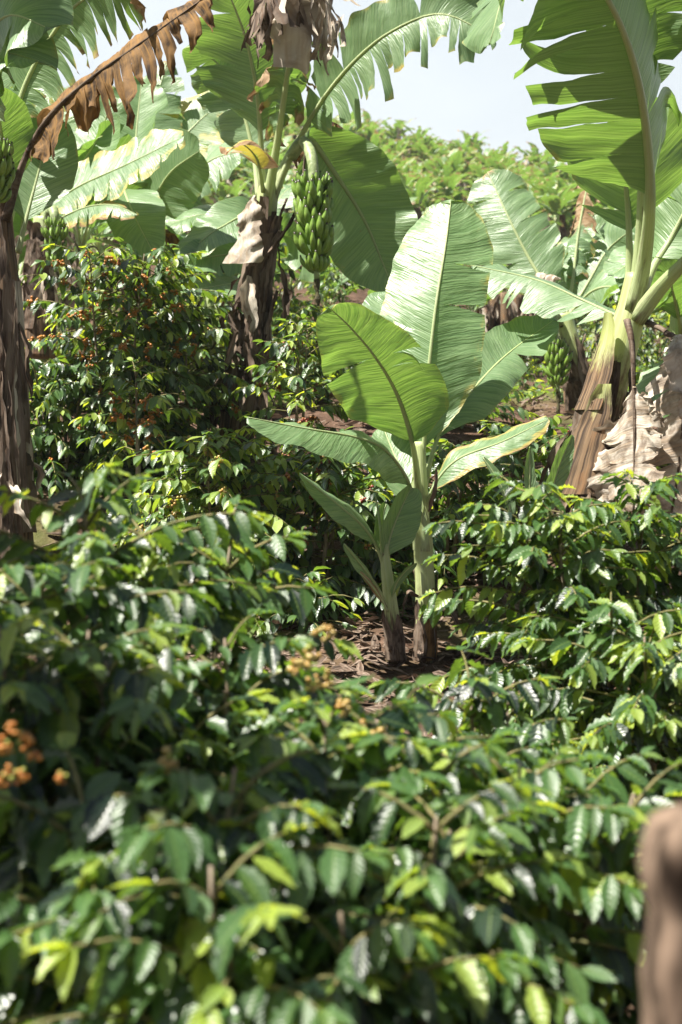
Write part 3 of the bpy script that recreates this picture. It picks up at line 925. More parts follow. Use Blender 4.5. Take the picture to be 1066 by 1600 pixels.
# giant overhead leaf
leaf(rb, [(990, 485, 7.85), (1008, 400, 7.75), (1016, 310, 7.55), (1012, 220, 7.30), (996, 120, 7.0), (966, 30, 6.7), (920, -50, 6.45)], 0.58, (1, 0.05, 0.16),
     pet=0.30, rp=0.056, rt=0.012, fold=(0.05, 0.85), curl=(0.25, 0.55), at=([0.2, 0.34, 0.44, 0.56, 0.70, 0.76, 0.86], [0.25, 0.33, 0.40, 0.48, 0.57, 0.66, 0.8]), hang=(0.12, 0.45), N=130, M=12, ripple=0.04, depth=0.5, spread=0.42, gap=0.06, wtip=0.75,
     label='giant torn leaf with thick pale stalk')
leaf(rb, [(990, 485, 7.9), (1003, 330, 7.8), (1000, 130, 7.5), (965, -60, 7.1), (890, -110, 6.7), (800, -30, 6.4), (765, 70, 6.3)], 0.42, (0.5, -0.6, 0.5), pet=0.34, rp=0.04, fold=(0.2, 0.2), hang=(0.15, 0.35),
     tears=(5, 7), N=90, M=8, depth=0.3, spread=0.4, gap=0.1)
leaf(rb, [(982, 500, 7.95), (984, 430, 8.0), (982, 340, 7.95), (972, 250, 7.8), (950, 190, 7.6)], 0.42, (0.95, -0.2, 0.2), pet=0.42, rp=0.036, fold=(0.25, 0.3), curl=(0.2, 0.2), tears=(1, 1), N=70, M=8, ripple=0.05)
leaf(rb, [(994, 500, 7.85), (1030, 452, 7.75), (1075, 405, 7.6), (1150, 330, 7.4), (1260, 260, 7.2)], 0.4, (0.3, -0.6, -0.5), pet=0.45, rp=0.056, fold=(0.2, 0.2), tears=(3, 3), hang=(0.1, 0.4), N=60, M=6)
leaf(rb, [(996, 480, 8.0), (1020, 420, 8.1), (1050, 370, 8.15), (1090, 290, 8.1)], 0.4, (0.8, -0.3, 0.4), pet=0.4, rp=0.04, fold=(0.2, 0.2), tears=(2, 2), N=50, M=6, yel=0.3)
leaf(rb, [(985, 500, 8.0), (962, 492, 8.1), (905, 466, 8.3), (835, 436, 8.45), (735, 414, 8.6)], 0.25, (-0.05, 0.93, 0.35), pet=0.10, rp=0.02, fold=(0.55, 0.05), curl=(0.25, 0.2), hang=(0.15, 0), at=([0.15, 0.24, 0.62, 0.66, 0.70], []),
     N=80, M=8, ripple=0.04, depth=0.2, gap=0.12, spread=0.22)
# dead hanging leaves
leaf(rb, [(980, 500, 7.68), (988, 540, 7.62), (991, 620, 7.58), (992, 700, 7.56), (990, 800, 7.55)], 0.24, (0.95, -0.25, 0), pet=0.34, rp=0.022, rt=0.006, mat=M_DRY, midmat=M_SHEATH,
     tears=(6, 6), fold=(-0.2, 0.3), curl=(-0.9, 0.8), lenvar=0.25, N=60, M=8, crumple=0.035, depth=0.3, gap=0.2, label='dead pale papery leaf hanging straight down')
leaf(rb, [(1005, 500, 7.9), (1050, 530, 7.7), (1068, 620, 7.62), (1062, 720, 7.6), (1045, 830, 7.6)], 0.36, (0.95, -0.3, 0), pet=0.22, rp=0.022, rt=0.006, mat=M_DRY, midmat=M_SHEATH,
     tears=(7, 7), fold=(-0.2, 0.3), curl=(-0.7, 0.7), lenvar=0.25, N=70, M=9, crumple=0.045, depth=0.3, gap=0.2, label='wide dead brown leaf crumpled at the right edge')
leaf(rb, [(1040, 520, 7.6), (1075, 535, 7.5), (1100, 570, 7.4), (1110, 660, 7.4)], 0.28, (0.1, -0.8, 0.4), pet=0.1, rp=0.02, mat=M_DRY, midmat=M_SHEATH, fold=(-0.2, 0.4), curl=(-1, 1), hang=(0.4, 0.3), N=50, M=7, crumple=0.04)
leaf(rb, [(985, 560, 7.85), (985, 660, 7.75), (975, 730, 7.7), (955, 800, 7.68)], 0.2, (0.9, 0.4, 0), pet=0.3, rp=0.015, mat=M_DRY, midmat=M_SHEATH, tears=(2, 2), fold=(0.2, 0.2), curl=(-0.6, 0.8), N=50, M=7, crumple=0.035)

# ------------------------------------------------------------------ left background plants
g1 = thing('banana_plant', 'banana plant behind the left trunk with small dark bunch and grey dead sheaths', 'banana plant', P(62, 520, 12.0))
T1 = [(60, 560, 12.0), (62, 480, 12.0), (66, 400, 12.0), (70, 340, 12.0)]
R1 = (0.15, 0.14, 0.12, 0.09)
stem(g1, T1, R1, 0.45, 0.5)
clad(g1, T1, R1, 8, 51, 0.1, 0.9, M_SHEATH, 0.10)
hangers(g1, T1, R1, 9, 52, 0.4, 0.95, M_DRY, (0.25, 0.6))
bunch(g1, P(86, 350, 11.7), P(88, 425, 11.7), 4, 0.13, [P(75, 345, 11.9), P(80, 325, 11.8), P(85, 335, 11.7)], [P(90, 440, 11.7), P(96, 460, 11.7), P(98, 478, 11.7)], 9)
leaf(g1, [(66, 370, 12), (72, 330, 12), (120, 293, 11.9), (200, 256, 11.7), (288, 212, 11.5)], 0.30, (0.1, -0.75, -0.45), pet=0.08, rp=0.03, fold=(-0.3, 0.1), hang=(0, 0.45), tears=(2, 9), N=80, M=8, dry=0.20, yel=0.55, depth=0.5, spread=0.2, ripple=0.05, label='long arching leaf with yellowed ragged edge')
leaf(g1, [(70, 360, 12.1), (100, 300, 12.3), (150, 220, 12.4), (178, 150, 12.4)], 0.30, (0.8, -0.3, -0.4), pet=0.2, rp=0.03, fold=(0.15, 0.15), tears=(2, 3), N=60, M=7, ripple=0.04)
leaf(g1, [(66, 370, 12.0), (80, 350, 11.9), (130, 325, 11.7), (175, 320, 11.5), (215, 335, 11.4)], 0.2, (0.1, -0.8, -0.3), pet=0.15, rp=0.024, hang=(0.2, 0.6), tears=(3, 5), N=50, M=6, yel=0.55, dry=0.35)
leaf(g1, [(62, 370, 12.1), (50, 310, 12.3), (45, 240, 12.4), (60, 180, 12.3)], 0.3, (0.9, -0.3, 0), pet=0.25, rp=0.03, fold=(0.2, 0.2), N=50, M=6)
leaf(g1, [(62, 370, 12.1), (90, 320, 12.6), (130, 260, 12.9), (120, 190, 13)], 0.28, (0.7, -0.5, 0.2), pet=0.25, rp=0.03, fold=(0.2, 0.2), tears=(3, 3), N=50, M=6)

g2 = thing('banana_plant', 'banana plant behind the tall coffee shrub with upright pale leaf against the sky', 'banana plant', P(215, 480, 13.2))
stem(g2, [(215, 520, 13.2), (215, 430, 13.2), (213, 350, 13.2), (212, 300, 13.2)], (0.14, 0.13, 0.11, 0.08), 0.5, 0.4)
leaf(g2, [(212, 330, 13.2), (211, 270, 13.2), (214, 200, 13.3), (222, 120, 13.4)], 0.34, (1, -0.1, 0), pet=0.2, rp=0.03, fold=(-0.25, -0.3), tears=(1, 4), N=60, M=7, spread=0.3)
leaf(g2, [(213, 390, 13.0), (238, 320, 12.8), (266, 270, 12.6), (312, 235, 12.3)], 0.36, (0.6, -0.2, -0.7), pet=0.2, rp=0.03, fold=(0.2, 0.1), N=60, M=8, ripple=0.04)
leaf(g2, [(212, 340, 13.0), (200, 300, 12.6), (195, 300, 12.2), (214, 345, 11.9), (240, 395, 11.8)], 0.28, (1, -0.1, -0.2), pet=0.3, rp=0.028, fold=(0.1, 0.15), N=60, M=8, ripple=0.04)
leaf(g2, [(211, 330, 13.2), (196, 270, 13.3), (186, 210, 13.5), (176, 150, 13.5)], 0.32, (0.95, -0.2, 0), pet=0.25, rp=0.028, fold=(0.2, 0.3), tears=(5, 6), N=60, M=7, spread=0.4)
leaf(g2, [(214, 340, 13.3), (250, 260, 13.7), (310, 190, 13.9), (365, 150, 13.9)], 0.40, (0.55, -0.4, -0.6), pet=0.2, rp=0.03, fold=(-0.1, 0.15), tears=(5, 5), N=70, M=7, yel=0.62, dry=0.10, spread=0.3)
leaf(g2, [(214, 350, 13.3), (270, 300, 13.4), (330, 250, 13.4), (385, 235, 13.2)], 0.35, (0.3, -0.7, -0.5), pet=0.2, rp=0.03, hang=(0.1, 0.5), tears=(3, 5), N=60, M=7, spread=0.3)
leaf(g2, [(214, 350, 13.2), (190, 290, 12.9), (160, 240, 12.6), (125, 232, 12.3)], 0.34, (0.4, -0.6, 0.5), pet=0.2, rp=0.028, fold=(0.1, 0.1), tears=(4, 4), N=60, M=7)
leaf(g2, [(210, 340, 13.3), (215, 260, 13.6), (240, 170, 13.8), (262, 95, 13.9)], 0.30, (0.95, -0.2, -0.2), pet=0.2, rp=0.028, fold=(0.3, 0.3), tears=(6, 6), N=60, M=6, tip=0.18)
leaf(g2, [(216, 390, 13.0), (240, 370, 12.7), (262, 372, 12.5), (268, 420, 12.4)], 0.2, (0.5, -0.8, 0), pet=0.1, rp=0.02, mat=M_AMBER, midmat=M_SHEATH, hang=(0.5, 0.5), tears=(2, 2), N=40, M=6, crumple=0.04, label='dead brown crumpled leaf')

g3 = thing('banana_plant', 'low banana plant directly left of the grey peeling trunk, long pale green leaves', 'banana plant', P(400, 520, 12.2))
stem(g3, [(405, 560, 12.2), (402, 500, 12.2), (400, 440, 12.2), (400, 400, 12.2)], (0.13, 0.12, 0.1, 0.07), 0.5, 0.4)
leaf(g3, [(400, 420, 12.2), (392, 340, 12.1), (345, 355, 11.9), (310, 380, 11.8), (268, 412, 11.7)], 0.24, (0.25, 0.75, 0.6), pet=0.22, rp=0.024, fold=(0.15, -0.1), N=60, M=7, ripple=0.04)
leaf(g3, [(400, 430, 12.2), (385, 395, 12.1), (350, 398, 11.9), (310, 404, 11.7), (270, 412, 11.6)], 0.20, (0.05, 0.75, 0.65), pet=0.15, rp=0.022, fold=(0.15, -0.1), at=([0.5, 0.6], []), N=60, M=7, ripple=0.04)
leaf(g3, [(400, 450, 12.2), (380, 442, 12.0), (350, 445, 11.8), (315, 452, 11.6), (272, 466, 11.4)], 0.20, (0.05, -0.8, -0.5), pet=0.12, rp=0.02, fold=(-0.1, 0.2), N=60, M=7, dry=0.20, yel=0.4, tip=0.30, label='dark leaf with orange brown tip')
leaf(g3, [(400, 420, 12.3), (370, 350, 12.5), (320, 335, 12.5), (260, 352, 12.4)], 0.26, (0.1, -0.8, -0.4), pet=0.2, rp=0.02, hang=(0.1, 0.5), tears=(3, 6), N=60, M=7)
leaf(g3, [(402, 420, 12.3), (430, 370, 12.5), (465, 380, 12.4), (500, 430, 12.2)], 0.24, (0.5, -0.7, 0.2), pet=0.2, rp=0.02, tears=(3, 3), N=50, M=6)
leaf(g3, [(402, 420, 12.3), (415, 350, 12.7), (445, 300, 12.9), (470, 290, 13)], 0.24, (0.7, -0.5, -0.2), pet=0.2, rp=0.02, tears=(3, 3), N=50, M=6)

# ------------------------------------------------------------------ right background plants
m1 = thing('banana_plant', 'smaller banana plant left of the leaning trunk with its own bunch of green bananas', 'banana plant', P(910, 660, 13.0))
T2 = [(912, 690, 13.0), (902, 600, 13.0), (890, 545, 13.0), (880, 490, 13.0)]
R2 = (0.14, 0.135, 0.12, 0.085)
stem(m1, T2, R2, 0.75, 0.5)
clad(m1, T2, R2, 7, 61, 0.0, 0.75, M_SHEATH, 0.06)
bunch(m1, P(868, 540, 12.7), P(872, 612, 12.7), 5, 0.145, [P(874, 505, 12.9), P(866, 492, 12.8), P(866, 515, 12.7)], [P(873, 622, 12.7), P(873, 635, 12.7), P(874, 650, 12.7)], 13)
leaf(m1, [(880, 500, 13), (862, 462, 13), (825, 400, 13.1), (795, 340, 13.2), (762, 268, 13.4)], 0.42, (0.75, -0.35, 0.5), pet=0.14, rp=0.036, fold=(-0.15, 0.5), curl=(0, 0.3), tears=(4, 6), N=80, M=8, tip=0.18, spread=0.25, depth=0.45)
leaf(m1, [(878, 510, 12.9), (850, 450, 12.6), (855, 430, 12.4), (848, 440, 12.2), (838, 470, 12.1)], 0.12, (1, 0, 0), pet=0.3, rp=0.018, mat=M_DRY, midmat=M_SHEATH, N=40, M=6, crumple=0.03, hang=(0.3, 0.3), label='dead pale leaf tip hanging')
leaf(m1, [(884, 500, 13.1), (895, 440, 13.2), (905, 360, 13.3), (922, 270, 13.4)], 0.22, (0.9, -0.4, 0), pet=0.25, rp=0.03, rt=0.01, tears=(9, 9), hang=(0.75, 0.75), N=70, M=6, dry=0.35, tip=0.65, yel=0.5, crumple=0.03, depth=0.1, gap=0.3, label='bare pale midrib with a few brown shreds at its tip')
leaf(m1, [(884, 500, 13.1), (920, 440, 13.2), (950, 390, 13.3), (985, 360, 13.2)], 0.34, (0.6, -0.4, -0.6), pet=0.2, rp=0.028, fold=(0.15, 0.15), tears=(3, 4), N=60, M=7)
leaf(m1, [(884, 500, 13.0), (925, 455, 12.8), (970, 450, 12.5), (1010, 480, 12.2)], 0.32, (0.3, -0.8, -0.2), pet=0.2, rp=0.028, tears=(2, 5), hang=(0.1, 0.4), N=60, M=7)
leaf(m1, [(882, 500, 13.1), (900, 420, 13.5), (930, 370, 13.7), (920, 340, 13.8)], 0.34, (0.9, -0.3, 0), pet=0.25, rp=0.028, tears=(2, 3), N=60, M=7, fold=(0.2, 0.2))

m2 = thing('banana_plant', 'leafy banana plant filling the right edge behind the leaning trunk', 'banana plant', P(1070, 640, 11.0))
stem(m2, [(1075, 690, 11.0), (1072, 600, 11.0), (1068, 520, 11.0), (1066, 450, 11)], (0.14, 0.13, 0.11, 0.08), 0.5, 0.4)
for q, (px, W, sd) in enumerate([
        ([(1066, 480, 11), (1045, 420, 11), (1010, 400, 10.9), (955, 430, 10.8)], 0.26, (0.2, -0.8, -0.3)),
        ([(1066, 500, 11), (1040, 480, 10.8), (1000, 500, 10.5), (950, 560, 10.3)], 0.26, (0.5, -0.6, 0.3)),
        ([(1066, 490, 11), (1060, 400, 11.2), (1030, 330, 11.2), (1000, 320, 11)], 0.3, (0.6, -0.6, 0.2)),
        ([(1068, 540, 11), (1050, 560, 10.8), (1025, 600, 10.6), (1000, 650, 10.5)], 0.22, (0.7, -0.5, 0.4)),
        ([(1068, 480, 11), (1080, 380, 11), (1090, 280, 11), (1085, 190, 10.8)], 0.34, (0.9, -0.3, 0)),
        ([(1068, 500, 11.1), (1030, 440, 11.6), (985, 420, 11.8), (945, 400, 11.8)], 0.28, (0.2, -0.7, -0.5)),
        ([(1066, 520, 10.9), (1055, 470, 10.6), (1050, 440, 10.4), (1062, 400, 10.2)], 0.22, (0.9, -0.3, 0))]):
    leaf(m2, px, W, sd, pet=0.2, rp=0.026, tears=(2, 3), N=56, M=7, yel=0.15, hang=(0.05, 0.15))

# sucker behind the right coffee shrub
s2 = thing('banana_sucker', 'few short green banana shoots rising behind the right coffee shrub', 'banana plant', P(820, 860, 7.3))
for px, W, sd in [([(800, 850, 7.3), (795, 790, 7.3), (775, 745, 7.3), (755, 715, 7.3)], 0.055, (0.7, 0.5, -0.5)),
                  ([(826, 850, 7.4), (827, 790, 7.4), (828, 740, 7.4), (828, 698, 7.4)], 0.035, (0.9, 0.3, 0)),
                  ([(850, 850, 7.5), (862, 770, 7.5), (877, 720, 7.5), (895, 680, 7.5)], 0.06, (0.8, 0.3, -0.4))]:
    leaf(s2, px, W, sd, pet=0.25, rp=0.014, fold=(-0.3, -0.3), N=40, M=5)

# ------------------------------------------------------------------ generic banana plants for the slope


def random_leaves(r, H, n, S=1.0, shred=(2, 8), fan=0.80):
    out = []
    for k in range(n):
        az = k * 2.4 + r.uniform(-0.3, 0.3)
        el = 1.42 - fan * (k / max(n - 1, 1)) + r.uniform(-0.12, 0.12)
        Ln = S * r.uniform(1.5, 2.2) * (0.85 if k == 0 else 1)
        d = np.array((math.cos(az), math.sin(az), 0))
        p = np.array((0, 0, H - 0.12))
        pts = [p.copy()]
        dr = r.uniform(0.14, 0.30)
        for q in range(5):
            p = p + (d * math.cos(el) + np.array((0, 0, math.sin(el)))) * Ln / 5
            pts.append(p.copy())
            el -= dr * (0.6 + 0.5 * q)
        sd = (-d[1], d[0], 0.0)
        out.append((pts, sd, Ln, (r.randint(*shred), r.randint(*shred))))
    return out


def generic_plant(name, label, seed, H, n, dead=2):
    r = np.random.RandomState(seed)
    t = thing(name, label, 'banana plant', (0, 0, 0))
    stem(t, [(0, 0, -0.3), (0.03, 0, H * 0.4), (0, 0.02, H * 0.8), (0, 0, H)], (0.13, 0.12, 0.10, 0.06), 0.6, 0.4, 0.06, seg=12, n=16, world=True)
    for q, (pts, sd, Ln, te) in enumerate(random_leaves(r, H, n)):
        leaf(t, pts, r.uniform(0.26, 0.36), sd, pet=0.2, rp=0.03, tears=te, fold=(-0.25, -0.25), curl=(0.5, 0.5), hang=(0.12, 0.12), N=36, M=5, world=True, depth=0.4, spread=0.3,
             yel=r.uniform(0, 0.2) if q < n - 1 else 0.45, dry=0.05 if q < n - 2 else 0.25, tip=0.0 if r.rand() < 0.6 else 0.2)
    for q in range(dead):
        az = r.uniform(0, 6.28)
        d = np.array((math.cos(az), math.sin(az), 0))
        p = np.array((0, 0, H - 0.15))
        pts = [p, p + d * 0.25 + np.array((0, 0, 0.1)), p + d * 0.38 + np.array((0, 0, -0.3)), p + d * 0.34 + np.array((0, 0, -1.1))]
        leaf(t, pts, 0.2, (-d[1], d[0], 0), pet=0.25, rp=0.02, mat=M_SHEATH, midmat=M_SHEATH, hang=(0.5, 0.5), tears=(3, 3), N=30, M=4, crumple=0.04, world=True, name='dead_leaf')
    return t


def far_plant(seed, H, n):
    r = np.random.RandomState(seed)
    t = thing('banana_plant', 'x', 'banana plant', (0, 0, 0))
    stem(t, [(0, 0, -0.4), (0.03, 0, H * 0.5), (0, 0, H)], (0.12, 0.11, 0.07), 0.7, 0.4, 0.05, seg=8, n=8, world=True)
    parts = []
    for pts, sd, Ln, te in random_leaves(r, H, n, 0.78, (2, 6), 0.62):
        parts.append(lamina(pts, r.uniform(0.14, 0.21), sd, pet=0.15, tears=te, fold=(-0.2, -0.2), curl=(0.5, 0.5), hang=(0.15, 0.15), N=16, M=3, seed=r.randint(9999), depth=0.3, spread=0.35, gap=0.2))
    v, f, a = join(parts)
    CROWN.append((v, f, a))
    link('crown', mesh_from('crown', v, f, M_LEAF, a), t, (0.28, 0.06, 0.26))
    parts = []
    for q in range(3):
        az = r.uniform(0, 6.28)
        d = np.array((math.cos(az), math.sin(az), 0))
        p = np.array((0, 0, H - 0.1))
        pts = [p, p + d * 0.3 + np.array((0, 0, 0.1)), p + d * 0.45 + np.array((0, 0, -0.3)), p + d * 0.4 + np.array((0, 0, -1.0))]
        parts.append(lamina(pts, 0.2, (-d[1], d[0], 0), pet=0.1, hang=(0.4, 0.4), tears=(2, 2), N=10, M=3, seed=q, crumple=0.04))
    v, f, a = join(parts)
    DEADL.append((v, f, a))
    link('dead_leaves', mesh_from('dead_leaves', v, f, M_SHEATH, a), t)
    return t


MIDS = [generic_plant('banana_plant', 'x', 300 + k, H, n) for k, (H, n) in enumerate(((1.7, 8), (2.1, 9), (1.4, 8)))]
mid_spots = [  # px, depth, scale, rotation, label
    (655, 17.0, 0.62, 0.3, 'banana plant directly behind the tip of the young banana leaf, upright shredded leaves'),
    (585, 18.5, 0.62, 1.9, 'banana plant on the slope behind the large grey green hanging leaf'),
    (735, 19.5, 0.59, 3.3, 'banana plant above the row of brown dead stems'),
    (510, 20.0, 0.62, 4.0, 'banana plant on the slope right behind the fruit bunch'),
    (455, 16.0, 0.56, 5.2, 'banana plant between grey peeling trunk and fruit bunch, further back'),
    (930, 19.0, 0.62, 0.9, 'banana plant behind the bare pale midrib on the right'),
    (1010, 21.0, 0.84, 2.2, 'banana plant behind the thick stalk of the giant leaf'),
    (820, 23.0, 0.62, 5.0, 'banana plant above the second green bunch, farther up the slope'),
    (330, 16.5, 0.76, 2.6, 'banana plant behind the low pale leaves left of the peeling trunk'),
    (265, 18.0, 0.80, 0.2, 'banana plant seen in the gap under the yellowed arching leaf'),
    (130, 16.0, 0.80, 1.1, 'banana plant behind the small dark bunch at left'),
    (30, 17.0, 0.88, 4.4, 'banana plant hidden behind the left edge trunk'),
    (690, 25.0, 0.62, 1.4, 'banana plant on the slope between young leaf tip and brown spotted leaf'),
    (600, 26.0, 0.62, 2.9, 'banana plant halfway up the slope left of the young leaf tip'),
    (880, 28.0, 0.62, 3.9, 'banana plant halfway up the slope under the giant leaf'),
    (400, 22.0, 0.80, 5.7, 'banana plant seen past the top of the peeling trunk'),
    (160, 21.0, 0.84, 3.0, 'banana plant rising at left behind the upright pale leaf'),
]
for k, (px, d, s_, rz, lab) in enumerate(mid_spots):
    x = (px - 533) / F * d
    y = d
    loc = (x, y, float(gz(x, y)) - 0.03)
    if k < 3:
        o = MIDS[k]
        o.location, o.rotation_euler, o.scale = loc, (0, 0, rz), (s_, s_, s_)
        o['label'], o['group'] = lab, 'banana plants on the slope'
    else:
        dup(MIDS[k % 3], loc, rz, s_, lab, 'banana plants on the slope')

# unseen plant added left of the view to dapple the foreground with shade
for k, (x, y, H, rz, lab) in enumerate((
        (-2.45, 2.4, 2.4, 1.0, 'tall banana plant standing just outside the left edge of the view, shading the near coffee'),)):
    t = generic_plant('banana_plant', lab, 340 + k, H, 6, 0)
    t.location, t.rotation_euler, t['label'] = (x, y, float(gz(x, y))), (0, 0, rz), lab

CROWN, DEADL = [], []
FARS = [far_plant(400 + k, H, n) for k, (H, n) in enumerate(((1.9, 13), (2.3, 14), (1.6, 12), (2.1, 13)))]
rs = np.random.RandomState(77)
spots = []
y = 36.0
while y < 78:
    hw = 0.25 * y + 1.5
    x = -hw + rs.uniform(0, 2)
    while x < hw:
        spots.append((x + rs.uniform(-0.7, 0.7), y + rs.uniform(-0.8, 0.8)))
        x += rs.uniform(1.7, 2.5)
    y += 2.5
rs.shuffle(spots)
spots = spots[:265]
FLAB = 'distant banana plant, one of many crowded together on the hillside'
for k, (x, y) in enumerate(spots):
    loc = (x, y, float(gz(x, y)))
    s_, rz = rs.uniform(0.65, 0.92), rs.uniform(0, 6.28)
    if k < 4:
        o = FARS[k]
        o.location, o.rotation_euler, o.scale = loc, (0, 0, rz), (s_, s_, s_)
        o['label'], o['group'] = FLAB, 'banana plants crowding the hillside'
    else:
        dup(FARS[k % 4], loc, rz, s_, FLAB, 'banana plants crowding the hillside')

# the rest of the crowded hillside, past what can be told apart
rs = np.random.RandomState(91)
pl, fm = [], []
for k in range(430):
    y = rs.uniform(40, 79)
    x = rs.uniform(-1, 1) * (0.25 * y + 1)
    A, S_ = rs.uniform(0, 6.28), rs.uniform(0.6, 1.0)
    rot = np.array(((math.cos(A), math.sin(A), 0), (-math.sin(A), math.cos(A), 0), (0, 0, 1))) * S_
    for src, mi in ((CROWN, 0), (DEADL, 1), (DEADL, 2)) if k % 2 else ((CROWN, 0), (DEADL, 2)):
        v, f, a = src[(k + mi) % 4]
        pl.append((v @ rot * (1.15 if mi == 2 else 1.0) + np.array((x, y, gz(x, y))), f, a))
        fm.append(np.full(len(f), mi))
v, f, a = join(pl)
hs = link('hillside_plantation', mesh_from('hillside_plantation', v, f, [M_LEAF, M_SHEATH, M_DRY], a, np.concatenate(fm)), None, (0.30, 0.10, 0.30))
hs['kind'] = 'stuff'

# row of dead brown stems on the slope
rs = np.random.RandomState(12)
for k, px in enumerate((752, 772, 792, 811, 829, 846)):
    d = 20.5 + 0.25 * (k % 2)
    x = (px - 533) / F * d
    top = P(px + rs.uniform(-4, 4), 455 + rs.uniform(-8, 8), d)
    bt = P(px, 575, d)
    t = thing('dead_banana_stem', 'x', 'dead banana stem', bt, 'brown dead banana stems in a row')
    t['label'] = ['leftmost brown dead banana stem, beside the edge of the young leaf', 'second brown dead banana stem from the young leaf', 'third brown dead banana stem from the young leaf',
                  'third brown dead banana stem from the second green bunch', 'second brown dead banana stem counted from the second green bunch', 'rightmost brown dead banana stem, nearest the second green bunch'][k]
    cpt = [tuple(bt), tuple((bt + top) / 2 + np.array((rs.uniform(-.05, .05), 0, 0))), tuple(top)]
    stem(t, cpt, (0.09, 0.08, 0.07), 1.5, 0.5, 0.1, seg=10, n=14, world=True)
    for q in range(9):
        h0 = rs.uniform(0.55, 1.0)
        p0 = bt + (top - bt) * h0
        a = rs.uniform(-3.3, 0.3)
        dd = np.array((math.cos(a), math.sin(a), 0))
        L = rs.uniform(0.45, 0.95)
        strip(t, [p0 + dd * 0.06, p0 + dd * 0.14 + np.array((0, 0, -L * 0.4)), p0 + dd * 0.16 + np.array((0, 0, -L))], rs.uniform(0.04, 0.08), (-dd[1], dd[0], 0), M_DRY if q % 3 == 0 else M_SHEATH, world=True, N=14, M=3, crumple=0.03)

# ------------------------------------------------------------------ coffee shrubs


def coffee_template(nl, nw):
    u = np.linspace(0, 1, nl + 1)
    v = np.linspace(-1, 1, 2 * nw + 1)
    Uu, Vv = np.meshgrid(u, v, indexing='ij')
    wd = 0.205 * np.sin(np.pi * np.clip(Uu, 0, 1) ** 0.86) ** 0.85 * (1 - 0.35 * np.clip((Uu - 0.78) / 0.22, 0, 1)) + 0.004
    x = Uu - 0.02
    yy = Vv * wd
    z = 0.10 * np.abs(Vv) * wd * 4 - 0.38 * (Uu - 0.0) ** 2 * 0.62 + 0.050 * np.sin(Uu * 2 * np.pi * 4.2 + 1.0 * Vv) * np.abs(Vv) ** 1.5
    co = np.stack([x, yy, z], -1).reshape(-1, 3)
    w1 = 2 * nw + 1
    i, j = np.meshgrid(np.arange(nl), np.arange(2 * nw), indexing='ij')
    f = np.stack([i * w1 + j, (i + 1) * w1 + j, (i + 1) * w1 + j + 1, i * w1 + j + 1], -1).reshape(-1, 4)
    return co, f, Uu.ravel(), Vv.ravel()


TPL = {'hi': coffee_template(9, 2), 'mid': coffee_template(5, 1), 'lo': coffee_template(3, 1)}


